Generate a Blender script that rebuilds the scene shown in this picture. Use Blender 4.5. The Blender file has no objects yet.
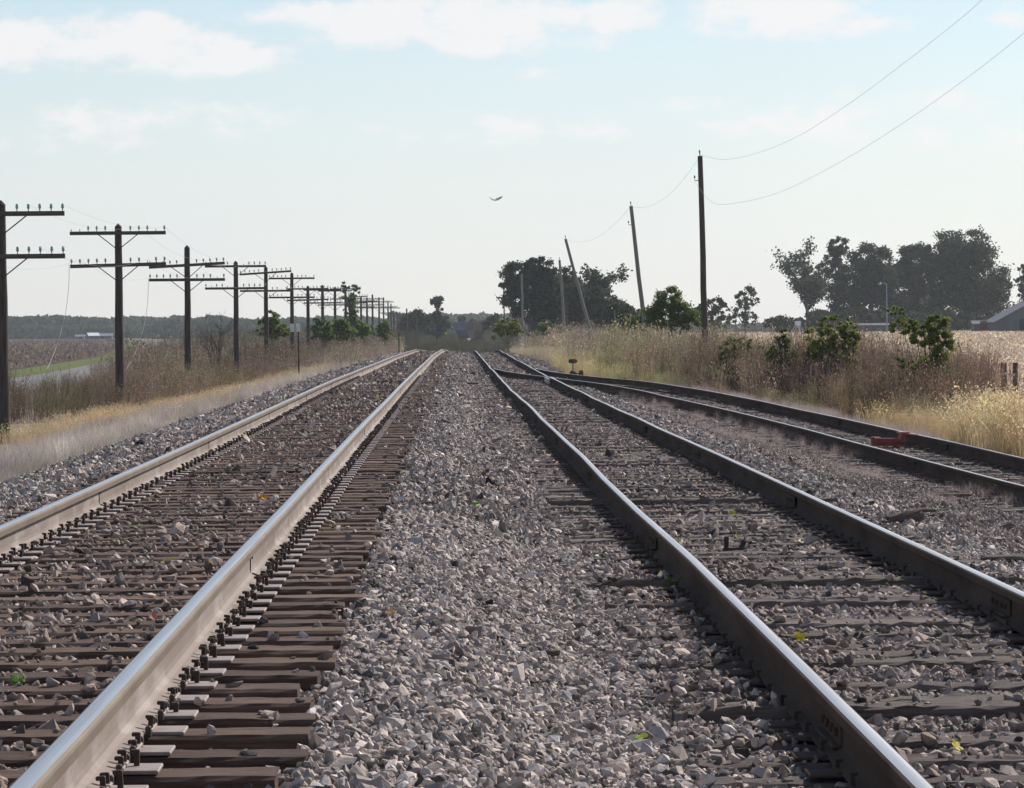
import bpy, bmesh, math
import numpy as np
from mathutils import Vector, Matrix

rng = np.random.default_rng(11)
S = bpy.context.scene
COL = S.collection
PI = math.pi
CAMZ = 2.4
F = 3600.0
VX, VY, RO = 455.0, 332.0, 0.0089

# ------------------------------------------------------------------ helpers
def px(x, y, Z):
    """photo pixel at distance Z along the track -> world point"""
    a = x-VX-RO*(y-VY); b = y-VY+RO*(x-VX)
    return np.array([a*Z/F, Z, CAMZ-b*Z/F])

def ss(t):
    t = np.clip(t, 0, 1); return t*t*(3-2*t)

def curve_fn(ys, vs, w=9):
    g = np.arange(-80, 1500, 1.0)
    v = np.interp(g, ys, vs)
    k = np.hanning(w*2+3); k /= k.sum()
    v = np.convolve(np.pad(v, w+1, mode='edge'), k, mode='valid')
    return lambda Y: np.interp(Y, g, v)

h1 = curve_fn([0, 35, 72, 148, 205, 260, 330, 450, 600, 760, 900], [1.075, 1.07, .95, .93, .96, 1.3, 2.1, 2.9, 2.6, 2.15, 2.05])
c1 = curve_fn([0, 10, 35, 72, 148, 300, 600, 1500], [-1.79, -1.80, -1.84, -1.74, -1.67, -1.2, 9, 300])
h2 = curve_fn([0, 11, 72, 100, 130, 225, 280, 350, 450, 600, 760, 900], [1.36, 1.36, 1.40, 1.40, 1.36, 1.16, 1.5, 2.2, 2.9, 2.6, 2.15, 2.05], 6)
c2 = curve_fn([0, 11, 72, 100, 250, 300, 600, 1500], [2.147, 2.147, 2.13, 2.10, 2.0, 2.8, 13, 304])
SI_Y = [-40, 0, 30, 44, 57, 75, 90, 102, 110, 118, 125, 133, 145]
SI_X = [9.2, 8.2, 7.32, 6.9, 6.41, 5.72, 4.92, 3.92, 2.98, 2.2, 1.72, 1.42, 1.36]
csi = curve_fn(SI_Y, [v+.7525 for v in SI_X], 4)
hs = curve_fn([0, 30, 44, 57, 75, 90, 102, 112, 130, 200], [2.05, 2.0, 1.93, 1.82, 1.68, 1.55, 1.46, 1.41, 1.37, 1.3], 4)
roadc = curve_fn([0, 130, 200, 250, 400, 900, 1500], [-17, -19.3, -22.3, -24.6, -33, -75, -130])

T1 = lambda Y: CAMZ-h1(Y)-.185
T2 = lambda Y: CAMZ-h2(Y)-.185
TS = lambda Y: CAMZ-hs(Y)-.185
Lg = lambda Y: .9*ss((Y-200)/1500.)
Rg = lambda Y: .12+1.55*ss((Y-90)/560.)

def knots(Y):
    t1, t2, ts = T1(Y), T2(Y), TS(Y)
    a1, a2 = c1(Y), c2(Y)
    cs = np.maximum(csi(Y), a2+3.3)
    w = ss((Y-85)/40.)
    ts = ts*(1-w)+(t2-.15)*w
    rd = roadc(Y); L, R = Lg(Y), Rg(Y)
    b1 = t1-.030; b2 = t2-.034
    X = [-6000+0*Y, rd-6.2, rd-3.2, rd+3.0, rd+4.5, a1-9.2, a1-7.2, a1-3.9, a1-1.8, a1-1.36, a1+1.33, a1+1.75,
         a2-1.65, a2-1.25, a2+1.25, a2+1.7, cs-1.5, cs-1.2, cs+1.3, cs+2.2, cs+4.2, 19+0*Y, 60+0*Y, 7000+0*Y]
    Zs = [L, L-.02, L-.12, L-.15, L-.3, L-.18, L-.12, L+.50*(t1-L)/1.1, t1-.03, b1, b1, t1-.06,
          t2-.01, b2, b2, t2-.04, ts-.03, ts-.04, ts-.04, ts-.12, R-.02, R, R, R+.02]
    for i in range(len(X)-2, 0, -1):
        pass
    for i in range(1, len(X)):
        X[i] = np.maximum(X[i], X[i-1]+.02)
    return X, Zs

def gully(u):
    return .035*ss((u-.78)/.12)*ss((1.36-u)/.1)

def G(x, Y):
    x = np.asarray(x, float); Y = np.asarray(Y, float)
    x, Y = np.broadcast_arrays(x, Y)
    X, Zs = knots(Y)
    out = np.array(Zs[0]+0*Y, float)
    for i in range(len(X)-1):
        m = (x >= X[i]) & (x <= X[i+1])
        t = (x-X[i])/(X[i+1]-X[i])
        out = np.where(m, Zs[i]+(Zs[i+1]-Zs[i])*t, out)
    return out-gully(x-c1(Y))

def hit(x, y):
    """where the line of sight of a photo pixel meets the ground"""
    Z = np.geomspace(7, 1400, 6000)
    a = x-VX-RO*(y-VY); b = y-VY+RO*(x-VX)
    X = a*Z/F; zz = CAMZ-b*Z/F
    g = G(X, Z)
    i = int(np.argmax(zz <= g))
    return np.array([X[i], Z[i], g[i]])

class Geo:
    def __init__(s):
        s.V = []; s.C = []; s.L = []; s.N = []; s.M = []; s.n = 0
    def add(s, V, Fc, col=(1, 1, 1), mat=0):
        V = np.asarray(V, float).reshape(-1, 3); Fc = np.asarray(Fc, int)
        c = np.asarray(col, float)
        if c.ndim == 1: c = np.tile(c, (len(V), 1))
        s.V.append(V); s.C.append(c); s.L.append((Fc+s.n).ravel())
        s.N.append(np.full(len(Fc), Fc.shape[1])); 
        m = np.asarray(mat)
        s.M.append(np.full(len(Fc), int(m)) if m.ndim == 0 else m)
        s.n += len(V)
    def build(s, name, mats, parent=None, smooth=False, link=True):
        me = bpy.data.meshes.new(name)
        V = np.concatenate(s.V); C = np.concatenate(s.C); L = np.concatenate(s.L)
        N = np.concatenate(s.N); Mi = np.concatenate(s.M)
        me.vertices.add(len(V)); me.vertices.foreach_set('co', V.ravel().astype('f'))
        me.loops.add(len(L)); me.loops.foreach_set('vertex_index', L.astype('i'))
        me.polygons.add(len(N))
        st = np.concatenate([[0], np.cumsum(N)[:-1]])
        me.polygons.foreach_set('loop_start', st.astype('i'))
        me.polygons.foreach_set('material_index', Mi.astype('i'))
        me.polygons.foreach_set('use_smooth', np.full(len(N), bool(smooth)))
        me.update(calc_edges=True)
        at = me.color_attributes.new('tint', 'FLOAT_COLOR', 'POINT')
        at.data.foreach_set('color', np.concatenate([C, np.ones((len(C), 1))], 1).ravel().astype('f'))
        if not isinstance(mats, (list, tuple)): mats = [mats]
        for m in mats: me.materials.append(m)
        o = bpy.data.objects.new(name, me)
        if link: COL.objects.link(o)
        if parent is not None: o.parent = parent
        return o

def tag(o, label=None, cat=None, group=None, kind=None):
    if label: o['label'] = label
    if cat: o['category'] = cat
    if group: o['group'] = group
    if kind: o['kind'] = kind
    return o

def empty(name, loc, rz=0, label=None, cat=None, group=None):
    o = bpy.data.objects.new(name, None); COL.objects.link(o)
    o.location = Vector([float(v) for v in loc]); o.rotation_euler = (0, 0, rz)
    o.empty_display_size = .2
    return tag(o, label, cat, group)

def copy_tree(o, parent=None):
    c = o.copy(); COL.objects.link(c)
    if parent is not None: c.parent = parent
    for ch in list(o.children): copy_tree(ch, c)
    return c

_cb = {}
def cbox(sx, sy, sz, b=.005):
    key = (round(sx, 4), round(sy, 4), round(sz, 4), round(b, 4))
    if key in _cb: return _cb[key]
    bm = bmesh.new(); bmesh.ops.create_cube(bm, size=1)
    for v in bm.verts: v.co = Vector((v.co.x*sx, v.co.y*sy, v.co.z*sz))
    if b > 0: bmesh.ops.bevel(bm, geom=bm.edges[:], offset=b, segments=1, affect='EDGES')
    bmesh.ops.triangulate(bm, faces=bm.faces[:])
    bm.verts.index_update()
    V = np.array([v.co[:] for v in bm.verts]); Fc = np.array([[v.index for v in f.verts] for f in bm.faces])
    bm.free(); _cb[key] = (V, Fc); return V, Fc

def box(g, c, s, b=.005, rot=None, col=(1, 1, 1), mat=0):
    V, Fc = cbox(s[0], s[1], s[2], b)
    if rot is not None: V = V@np.array(rot).T
    g.add(V+np.array(c, float), Fc, col, mat)

def rotz(a): return np.array(Matrix.Rotation(a, 3, 'Z'))
def roty(a): return np.array(Matrix.Rotation(a, 3, 'Y'))
def rotx(a): return np.array(Matrix.Rotation(a, 3, 'X'))

def tube(g, P, R, n=8, col=(1, 1, 1), mat=0, cap=True):
    P = np.asarray(P, float); m = len(P)
    R = np.broadcast_to(np.asarray(R, float), (m,))
    T = np.gradient(P, axis=0); T /= np.linalg.norm(T, axis=1)[:, None]+1e-12
    up = np.array([0, 0, 1.]) if abs(T[0][2]) < .9 else np.array([0, 1., 0])
    V = []
    for i in range(m):
        a = np.cross(T[i], up); a /= np.linalg.norm(a)+1e-12
        b = np.cross(a, T[i])
        th = np.arange(n)*2*PI/n
        V.append(P[i]+R[i]*(np.cos(th)[:, None]*a+np.sin(th)[:, None]*b))
    V = np.concatenate(V)
    i = np.arange(n); j = (i+1) % n
    Fq = np.concatenate([np.stack([k*n+i, k*n+j, (k+1)*n+j, (k+1)*n+i], 1) for k in range(m-1)])
    g.add(V, Fq, col, mat)
    if cap:
        for k, ring in ((0, i[::-1]), ((m-1), i)):
            g.add(V[k*n:(k+1)*n], ring[None, :], col, mat)

def lathe(g, prof, n=12, c=(0, 0, 0), col=(1, 1, 1), mat=0):
    V = []; th = np.arange(n)*2*PI/n
    for r, z in prof: V.append(np.stack([r*np.cos(th), r*np.sin(th), 0*th+z], 1))
    V = np.concatenate(V)+np.array(c, float)
    i = np.arange(n); j = (i+1) % n
    Fq = np.concatenate([np.stack([k*n+i, k*n+j, (k+1)*n+j, (k+1)*n+i], 1) for k in range(len(prof)-1)])
    g.add(V, Fq, col, mat)

def rand_rot(n, r=rng):
    q = r.normal(size=(n, 4)); q /= np.linalg.norm(q, axis=1)[:, None]
    w, x, y, z = q.T
    return np.stack([np.stack([1-2*(y*y+z*z), 2*(x*y-z*w), 2*(x*z+y*w)], 1),
                     np.stack([2*(x*y+z*w), 1-2*(x*x+z*z), 2*(y*z-x*w)], 1),
                     np.stack([2*(x*z-y*w), 2*(y*z+x*w), 1-2*(x*x+y*y)], 1)], 1)

def rz_mats(a):
    c, s_ = np.cos(a), np.sin(a); o = 0*a
    return np.stack([np.stack([c, -s_, o], 1), np.stack([s_, c, o], 1), np.stack([o, o, o+1], 1)], 1)

def scatter(g, protos, P, Rm, Sc, cols, mat=0):
    """copies of prototype (V, F[, C]) at points P with rotation matrices, scales (n,3) and tints"""
    pick = rng.integers(0, len(protos), len(P))
    for k, pr in enumerate(protos):
        idx = np.nonzero(pick == k)[0]
        if not len(idx): continue
        V, Fc = pr[0], pr[1]
        W = np.einsum('nij,nvj->nvi', Rm[idx], V[None]*Sc[idx][:, None, :])+P[idx][:, None, :]
        n = len(V)
        FF = (Fc[None]+(np.arange(len(idx))*n)[:, None, None]).reshape(-1, Fc.shape[1])
        c = np.repeat(cols[idx][:, None, :], n, 1)
        if len(pr) > 2: c = c*pr[2][None]
        g.add(W.reshape(-1, 3), FF, c.reshape(-1, 3), mat)

_perm = np.random.default_rng(3).random((64, 64))
def vnoise(x, y):
    """smooth value noise 0..1"""
    xi = np.floor(x).astype(int); yi = np.floor(y).astype(int)
    fx = x-xi; fy = y-yi; fx = fx*fx*(3-2*fx); fy = fy*fy*(3-2*fy)
    g = lambda a, b: _perm[a % 64, b % 64]
    return (g(xi, yi)*(1-fx)+g(xi+1, yi)*fx)*(1-fy)+(g(xi, yi+1)*(1-fx)+g(xi+1, yi+1)*fx)*fy

def in_view(x, Y, m=1.0):
    return (x > -Y*(VX+14)/F-m) & (x < Y*(1024-VX+14)/F+m)

# ------------------------------------------------------------------ materials
def mat(name, c1, c2=None, scale=8, rough=.8, bump=0, bscale=40, tint=False, metal=0, spec=.3, trans=0, detail=6,
        c3=None, scale3=1.0, stretch=None, lo=.35, hi=.65, lo3=.5, hi3=.62):
    m = bpy.data.materials.new(name); m.use_nodes = True
    nt = m.node_tree; N = nt.nodes; Lk = nt.links; N.clear()
    out = N.new('ShaderNodeOutputMaterial'); b = N.new('ShaderNodeBsdfPrincipled')
    b.inputs['Roughness'].default_value = rough; b.inputs['Metallic'].default_value = metal
    b.inputs['Specular IOR Level'].default_value = spec
    tc = N.new('ShaderNodeTexCoord'); src = tc.outputs['Object']
    if stretch:
        mp = N.new('ShaderNodeMapping'); mp.inputs['Scale'].default_value = stretch
        Lk.new(src, mp.inputs['Vector']); src = mp.outputs['Vector']
    def noise(sc, det=detail, rg=.6):
        n = N.new('ShaderNodeTexNoise'); n.inputs['Scale'].default_value = sc; n.inputs['Detail'].default_value = det
        n.inputs['Roughness'].default_value = rg; Lk.new(src, n.inputs['Vector']); return n.outputs['Fac']
    def ramp(f, a, z):
        r = N.new('ShaderNodeMapRange'); r.inputs['From Min'].default_value = a; r.inputs['From Max'].default_value = z
        Lk.new(f, r.inputs['Value']); return r.outputs['Result']
    def mix(f, a, z, mode='MIX'):
        x = N.new('ShaderNodeMix'); x.data_type = 'RGBA'; x.blend_type = mode
        for s_, v in (('Factor', f), ('A', a), ('B', z)):
            i = [k for k in x.inputs if k.name == s_ and k.enabled][0] if s_ != 'Factor' else x.inputs[0]
            if s_ == 'A': i = x.inputs[6]
            if s_ == 'B': i = x.inputs[7]
            if hasattr(v, 'type') and hasattr(v, 'links'): Lk.new(v, i)
            elif isinstance(v, (int, float)): i.default_value = v
            else: i.default_value = (*v, 1)
        return x.outputs[2]
    c = c1 if c2 is None else mix(ramp(noise(scale), lo, hi), c1, c2)
    if c3 is not None: c = mix(ramp(noise(scale3), lo3, hi3), c, c3)
    if tint:
        a = N.new('ShaderNodeVertexColor'); a.layer_name = 'tint'
        c = mix(1.0, c, a.outputs['Color'], 'MULTIPLY')
    if hasattr(c, 'links'): Lk.new(c, b.inputs['Base Color'])
    else: b.inputs['Base Color'].default_value = (*c, 1)
    if bump:
        bn = N.new('ShaderNodeBump'); bn.inputs['Strength'].default_value = 1.0; bn.inputs['Distance'].default_value = bump
        Lk.new(noise(bscale, 8, .65), bn.inputs['Height']); Lk.new(bn.outputs['Normal'], b.inputs['Normal'])
    if trans:
        t = N.new('ShaderNodeBsdfTranslucent'); ms = N.new('ShaderNodeMixShader'); ms.inputs[0].default_value = trans
        if hasattr(c, 'links'): Lk.new(c, t.inputs['Color'])
        else: t.inputs['Color'].default_value = (*c, 1)
        Lk.new(b.outputs[0], ms.inputs[1]); Lk.new(t.outputs[0], ms.inputs[2]); Lk.new(ms.outputs[0], out.inputs['Surface'])
    else:
        Lk.new(b.outputs[0], out.inputs['Surface'])
    return m

MT = {
 'stone': mat('crushed_limestone', (.345, .282, .248), (.51, .425, .37), 30, .85, .004, 90, tint=True),
 'bed': mat('ballast_bed_fines', (.10, .088, .082), (.24, .215, .205), 22, .95, .03, 30, c3=(.13, .10, .085), scale3=1.3, spec=.05),
 'dirt': mat('dry_ground', (.20, .16, .125), (.30, .245, .195), 3, .95, .03, 12, c3=(.14, .125, .07), scale3=.25, spec=.05),
 'plow': mat('plowed_earth', (.05, .036, .028), (.10, .075, .06), 1.1, .95, .10, 3, c3=(.20, .16, .13), scale3=.5, stretch=(1, .5, 1), lo3=.5, hi3=.75, spec=.05),
 'stubble': mat('corn_stubble_earth', (.40, .31, .23), (.28, .21, .15), .9, .95, .12, 2.5, c3=(.48, .39, .29), scale3=.12, spec=.05),
 'verge': mat('verge_turf', (.09, .12, .045), (.16, .17, .07), .8, .95, .08, 3, spec=.05),
 'road': mat('worn_asphalt', (.20, .195, .195), (.25, .24, .24), .6, 1, spec=0),
 'tieA': mat('creosoted_tie', (.085, .048, .034), (.17, .108, .082), 5, .9, .006, 60, tint=True, stretch=(1, 12, 12)),
 'tieB': mat('weathered_tie', (.14, .11, .095), (.25, .205, .18), 4, .92, .012, 45, tint=True, stretch=(1, 14, 14)),
 'railtopA': mat('polished_rail_head', (.54, .535, .53), (.42, .41, .40), 3, .40, metal=.85, stretch=(30, .15, 1), spec=.5),
 'railside': mat('darker_rail_head_side', (.15, .11, .075), (.20, .15, .11), 4, .7, stretch=(1, .5, 1)),  # head sides and underside in a darker brown than the web
 'railA': mat('pale_rusty_rail_side', (.27, .215, .185), (.17, .125, .10), 1.3, c3=(.33, .275, .245), scale3=5, lo=.4, hi=.75, rough= .75, bump=.001, bscale=80, stretch=(1, .3, 1)),
 'railtopB': mat('worn_rail_head', (.60, .58, .56), (.45, .42, .39), 2.5, .40, metal=.75, stretch=(20, .2, 1), spec=.5),
 'railB': mat('dark_rusty_rail_side', (.065, .045, .034), (.115, .08, .06), 3, .95, spec=.06, bump=.0015, bscale=60, stretch=(1, .3, 1)),
 'plate': mat('tie_plate_steel', (.33, .27, .245), (.24, .185, .16), 14, .7, .001, 120, spec=.5),
 'iron': mat('blackened_iron', (.045, .032, .028), (.085, .06, .05), 20, .8, .001, 100),
 'pole': mat('creosoted_pole_wood', (.055, .040, .034), (.10, .078, .066), 3, .9, .01, 30, stretch=(6, 6, .5)),
 'polegrey': mat('silvered_pole_wood', (.26, .235, .22), (.18, .155, .14), 3, .9, .01, 30, stretch=(6, 6, .4)),
 'arm': mat('crossarm_wood', (.075, .055, .045), (.12, .095, .08), 3, .9, .004, 30, stretch=(.5, 6, 6)),
 'glass': mat('aqua_insulator_glass', (.30, .48, .38), None, rough=.2, spec=.6, trans=.25),
 'wire': mat('weathered_wire', (.34, .34, .34), None, rough=.6),
 'palewire': mat('pale_hanging_wire', (.5, .48, .44), None, rough=.6),
 'weed': mat('dry_weed_stems', (.9, .9, .9), (1.1, 1.1, 1.1), 2, .9, tint=True, trans=.35),
 'grass': mat('dry_grass_blades', (.9, .9, .9), (1.1, 1.1, 1.1), 2, .85, tint=True, trans=.45),
 'leafg': mat('green_leaves', (1.4, 1.5, 1.3), (2.0, 2.1, 1.7), 1.5, .6, tint=True, trans=.5, spec=.25),
 'leafd': mat('far_tree_leaves', (.9, .9, .9), (1.1, 1.1, 1.1), .2, .85, tint=True, trans=.3, spec=.15),
 'bark': mat('bark', (.09, .072, .06), (.15, .125, .105), 4, .95, .02, 12),
 'fallen': mat('fallen_leaf', (1, 1, 1), (.75, .7, .6), 60, .6, tint=True, trans=.4),
 'wood': mat('rotten_wood', (.10, .075, .06), (.17, .135, .11), 9, .95, .01, 40, stretch=(1, 5, 5)),
 'lump': mat('tar_black_lump', (.018, .016, .015), (.035, .03, .028), 20, .9, .006, 60),
 'red': mat('faded_red_paint', (.20, .03, .025), (.30, .07, .05), 14, .6, .001, 60),
 'pink': mat('pale_pink_red_paint', (.62, .30, .24), (.5, .2, .16), 20, .6),  # paler pink than the frame, for the end cap and deflector plate
 'bluesteel': mat('blue_grey_steel', (.22, .29, .34), (.17, .21, .25), 20, .5),
 'tgreen': mat('switch_target_green', (.01, .10, .065), None, rough=.5),
 'tred': mat('switch_target_red', (.40, .03, .03), None, rough=.5),
 'signgrey': mat('bare_aluminium_sign', (.75, .75, .73), (.65, .65, .64), 8, .6, trans=.3),
 'carA': mat('hopper_rust_brown', (.17, .125, .115), (.24, .19, .18), .8, .8, stretch=(1, 1, .25)),
 'carB': mat('hopper_blue_grey', (.15, .18, .24), (.10, .12, .17), .8, .7),
 'white': mat('white_siding', (.75, .75, .74), (.68, .68, .67), .5, .7),
 'roofm': mat('grey_metal_roof', (.22, .25, .28), (.18, .20, .23), .5, .5, spec=.5),
 'barnwall': mat('grey_barn_boards', (.13, .14, .155), (.10, .105, .12), .6, .8, stretch=(4, 4, .3)),
 'darkopen': mat('dark_opening', (.02, .02, .022), None, rough=.9),
 'wing': mat('pale_wing', (.80, .80, .68), (.68, .70, .56), 60, .6, trans=.4),
}

# ------------------------------------------------------------------ camera
cam = bpy.data.cameras.new('camera'); co = bpy.data.objects.new('camera', cam); COL.objects.link(co)
dx, dy = 512-VX, 394-VY
f = Vector((dx-RO*dy, F, -(dy+RO*dx))).normalized()
r = Vector((1, 0, -RO)); r = (r-f*r.dot(f)).normalized(); u = r.cross(f)
co.matrix_world = Matrix(((r.x, u.x, -f.x, 0), (r.y, u.y, -f.y, 0), (r.z, u.z, -f.z, CAMZ), (0, 0, 0, 1)))
cam.sensor_width = 36; cam.lens = 36*F/1024; cam.clip_start = .5; cam.clip_end = 20000
S.camera = co

# ------------------------------------------------------------------ light and sky
SUN_AZ, SUN_EL = math.radians(42), math.radians(37)
sd = Vector((math.sin(SUN_AZ)*math.cos(SUN_EL), math.cos(SUN_AZ)*math.cos(SUN_EL), math.sin(SUN_EL)))
sl = bpy.data.lights.new('sun', 'SUN'); sl.energy = 4.8; sl.angle = math.radians(.53); sl.color = (1, .94, .85)
so = bpy.data.objects.new('sun', sl); COL.objects.link(so)
so.rotation_euler = sd.to_track_quat('Z', 'Y').to_euler(); so.location = (30, 30, 60)

W = bpy.data.worlds.new('World'); S.world = W; W.use_nodes = True
nt = W.node_tree; N = nt.nodes; Lk = nt.links; N.clear()
wo = N.new('ShaderNodeOutputWorld'); bg = N.new('ShaderNodeBackground'); bg.inputs['Strength'].default_value = .10
sky = N.new('ShaderNodeTexSky'); sky.sky_type = 'NISHITA'; sky.sun_disc = False
sky.sun_elevation = SUN_EL; sky.sun_rotation = SUN_AZ
sky.air_density = 1.0; sky.dust_density = .3; sky.ozone_density = 2.3; sky.altitude = 200
tc = N.new('ShaderNodeTexCoord'); sep = N.new('ShaderNodeSeparateXYZ'); Lk.new(tc.outputs['Generated'], sep.inputs[0])
def mth(op, a, b=None, c=None, clamp=False):
    n = N.new('ShaderNodeMath'); n.operation = op; n.use_clamp = clamp
    for i, v in enumerate((a, b, c)):
        if v is None: continue
        if isinstance(v, (int, float)): n.inputs[i].default_value = v
        else: Lk.new(v, n.inputs[i])
    return n.outputs[0]
azt = mth('ARCTAN2', sep.outputs['X'], sep.outputs['Y'])
elv = mth('ARCSINE', sep.outputs['Z'])
cmb = N.new('ShaderNodeCombineXYZ'); Lk.new(azt, cmb.inputs[0]); Lk.new(mth('MULTIPLY', elv, 1.9), cmb.inputs[1])
def cnoise(sc, det, off=0, rg=.55):
    n = N.new('ShaderNodeTexNoise'); n.inputs['Scale'].default_value = sc; n.inputs['Detail'].default_value = det
    n.inputs['Roughness'].default_value = rg
    if off:
        a = N.new('ShaderNodeVectorMath'); a.operation = 'ADD'; a.inputs[1].default_value = (off, off*.7, 0)
        Lk.new(cmb.outputs[0], a.inputs[0]); Lk.new(a.outputs[0], n.inputs['Vector'])
    else: Lk.new(cmb.outputs[0], n.inputs['Vector'])
    return n.outputs['Fac']
# cloud banks: azimuth / elevation centres and sizes in radians
def ce(x, y):
    p = px(x, y, 1000.); return math.atan2(p[0], p[1]), math.asin((p[2]-CAMZ)/1000.)
clouds = [(75, 44, 120, 26, 1.0), (190, 58, 110, 20, .9), (430, 22, 150, 26, 1.0), (520, 45, 90, 14, .7), (628, 18, 42, 20, 1.0),
          (770, 14, 95, 24, 1.0), (840, 25, 60, 18, .7), (180, 122, 120, 16, .55), (60, 140, 100, 14, .5), (500, 130, 130, 16, .45),
          (850, 120, 130, 22, .55), (960, 140, 90, 18, .4), (1010, 15, 30, 18, .5), (540, 75, 30, 8, .4), (720, 105, 60, 10, .4),
          (-250, 60, 140, 30, 1.0), (1330, 50, 180, 30, 1.0), (1200, 120, 120, 20, .6)]
tot = None
for (x, y, sx, sy, st) in clouds:
    a0, e0 = ce(x, y)
    da = mth('DIVIDE', mth('SUBTRACT', azt, a0), sx/F); de = mth('DIVIDE', mth('SUBTRACT', elv, e0), sy/F)
    q = mth('ADD', mth('MULTIPLY', da, da), mth('MULTIPLY', de, de))
    q = mth('MULTIPLY', mth('SUBTRACT', 1.75, q, clamp=False), st)
    q = mth('MAXIMUM', q, -.6*st-.2) if False else q
    tot = q if tot is None else mth('MAXIMUM', tot, q)
tot = mth('MAXIMUM', tot, -1.0)
nz = mth('SUBTRACT', cnoise(52, 10, 0, .62), .5)
nz2 = mth('SUBTRACT', cnoise(22, 4, 3.1), .5)
dens = mth('ADD', tot, mth('ADD', mth('MULTIPLY', nz, 5.2), mth('MULTIPLY', nz2, 1.6)))
cl = N.new('ShaderNodeMapRange'); cl.interpolation_type = 'SMOOTHSTEP'
cl.inputs['From Min'].default_value = .1; cl.inputs['From Max'].default_value = 1.5
cl.inputs['To Max'].default_value = .88; Lk.new(dens, cl.inputs['Value'])
# high clouds elsewhere in the sky
elm = N.new('ShaderNodeMapRange'); elm.inputs['From Min'].default_value = .11; elm.inputs['From Max'].default_value = .2; Lk.new(elv, elm.inputs['Value'])
hc = N.new('ShaderNodeMapRange'); hc.inputs['From Min'].default_value = .5; hc.inputs['From Max'].default_value = .7
Lk.new(cnoise(6, 6, 1.7), hc.inputs['Value'])
cf = mth('MAXIMUM', cl.outputs[0], mth('MULTIPLY', mth('MULTIPLY', elm.outputs[0], hc.outputs[0]), .25))
vl = N.new('ShaderNodeMix'); vl.data_type = 'RGBA'  # thin veil of high cirrus over the whole sky
vz = N.new('ShaderNodeMapRange'); vz.inputs['From Min'].default_value = .3; vz.inputs['From Max'].default_value = .7
vz.inputs['To Min'].default_value = .50; vz.inputs['To Max'].default_value = .66; Lk.new(cnoise(9, 3, 5.2), vz.inputs['Value'])
ve = N.new('ShaderNodeMapRange'); ve.interpolation_type = 'SMOOTHSTEP'; ve.inputs['From Min'].default_value = -.02; ve.inputs['From Max'].default_value = .15
ve.inputs['To Min'].default_value = 1.25; ve.inputs['To Max'].default_value = .08; Lk.new(elv, ve.inputs['Value'])
Lk.new(mth('MULTIPLY', vz.outputs[0], ve.outputs[0], clamp=True), vl.inputs[0]); Lk.new(sky.outputs[0], vl.inputs[6]); vl.inputs[7].default_value = (6.85, 7.0, 7.5, 1)
mx = N.new('ShaderNodeMix'); mx.data_type = 'RGBA'
CLOUDC = (8.4, 8.2, 8.15, 1)
Lk.new(cf, mx.inputs[0]); Lk.new(vl.outputs[2], mx.inputs[6]); mx.inputs[7].default_value = CLOUDC
Lk.new(mx.outputs[2], bg.inputs['Color']); Lk.new(bg.outputs[0], wo.inputs['Surface'])

S.view_settings.view_transform = 'Standard'; S.view_settings.look = 'None'; S.view_settings.gamma = 1
S.view_settings.exposure = .17; S.view_settings.use_curve_mapping = False
S.render.engine = 'CYCLES'; S.cycles.max_bounces = 6; S.cycles.diffuse_bounces = 3; S.cycles.transparent_max_bounces = 6
S.cycles.use_denoising = True; S.cycles.denoiser = 'OPENIMAGEDENOISE'
S.cycles.volume_bounces = 1

# ------------------------------------------------------------------ the ground, split along its own borders
rows = np.concatenate([np.arange(-60, 5, 5.), np.arange(5, 60, .35), np.geomspace(60, 9000, 230)])
segs = [  # (knot index a, knot index b, divisions, zone)
    (0, 1, 40, 'plowed_field'), (1, 2, 3, 'grass_verge'), (2, 3, 4, 'road'), (3, 4, 2, 'ground'), (4, 5, 8, 'ground'),
    (5, 6, 4, 'ground'), (6, 7, 6, 'ground'), (7, 8, 10, 'ballast_bed'), (8, 9, 3, 'ballast_bed'), (9, 10, 12, 'ballast_bed'),
    (10, 11, 3, 'ballast_bed'), (11, 12, 8, 'ballast_bed'), (12, 13, 3, 'ballast_bed'), (13, 14, 12, 'ballast_bed'), (14, 15, 3, 'ballast_bed'),
    (15, 16, 12, 'ballast_bed'), (16, 17, 2, 'ballast_bed'), (17, 18, 8, 'ballast_bed'), (18, 19, 4, 'ballast_bed'), (19, 20, 8, 'ground'), (20, 21, 14, 'ground'),
    (21, 22, 20, 'stubble_field'), (22, 23, 40, 'stubble_field')]
KX, KZ = knots(rows)
zone_mat = {'plowed_field': 'plow', 'grass_verge': 'verge', 'road': 'road', 'ground': 'dirt', 'ballast_bed': 'bed', 'stubble_field': 'stubble'}
zones = {z: Geo() for z in zone_mat}
for (a, b, n, z) in segs:
    t = np.linspace(0, 1, n+1)
    if a == 0: t = 1-(1-t)**4 ; 
    if b == 23: t = t**4
    xx = KX[a][:, None]*(1-t)+KX[b][:, None]*t
    zz = KZ[a][:, None]*(1-t)+KZ[b][:, None]*t
    if z in ('ballast_bed',): zz = zz-.018
    YY = np.repeat(rows[:, None], n+1, 1)
    zz = zz-gully(xx-c1(YY))
    V = np.stack([xx, YY, zz], 2).reshape(-1, 3)
    i = np.arange(len(rows)-1)[:, None]*(n+1)+np.arange(n)[None]
    i = i.ravel()
    zones[z].add(V, np.stack([i, i+1, i+n+2, i+n+1], 1))
labels = {'plowed_field': 'dark brown plowed field beyond the road', 'grass_verge': 'green grass strip between road and plowed field',
          'road': 'grey country road beside the railway', 'ground': 'dry earth beside the tracks', 'ballast_bed': 'dirty fines under the ballast stones',
          'stubble_field': 'pale tan harvested corn field beyond the weeds'}
for z, g in zones.items():
    o = g.build(z, MT[zone_mat[z]], smooth=True); tag(o, labels[z], z.replace('_', ' '), kind='structure')

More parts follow.
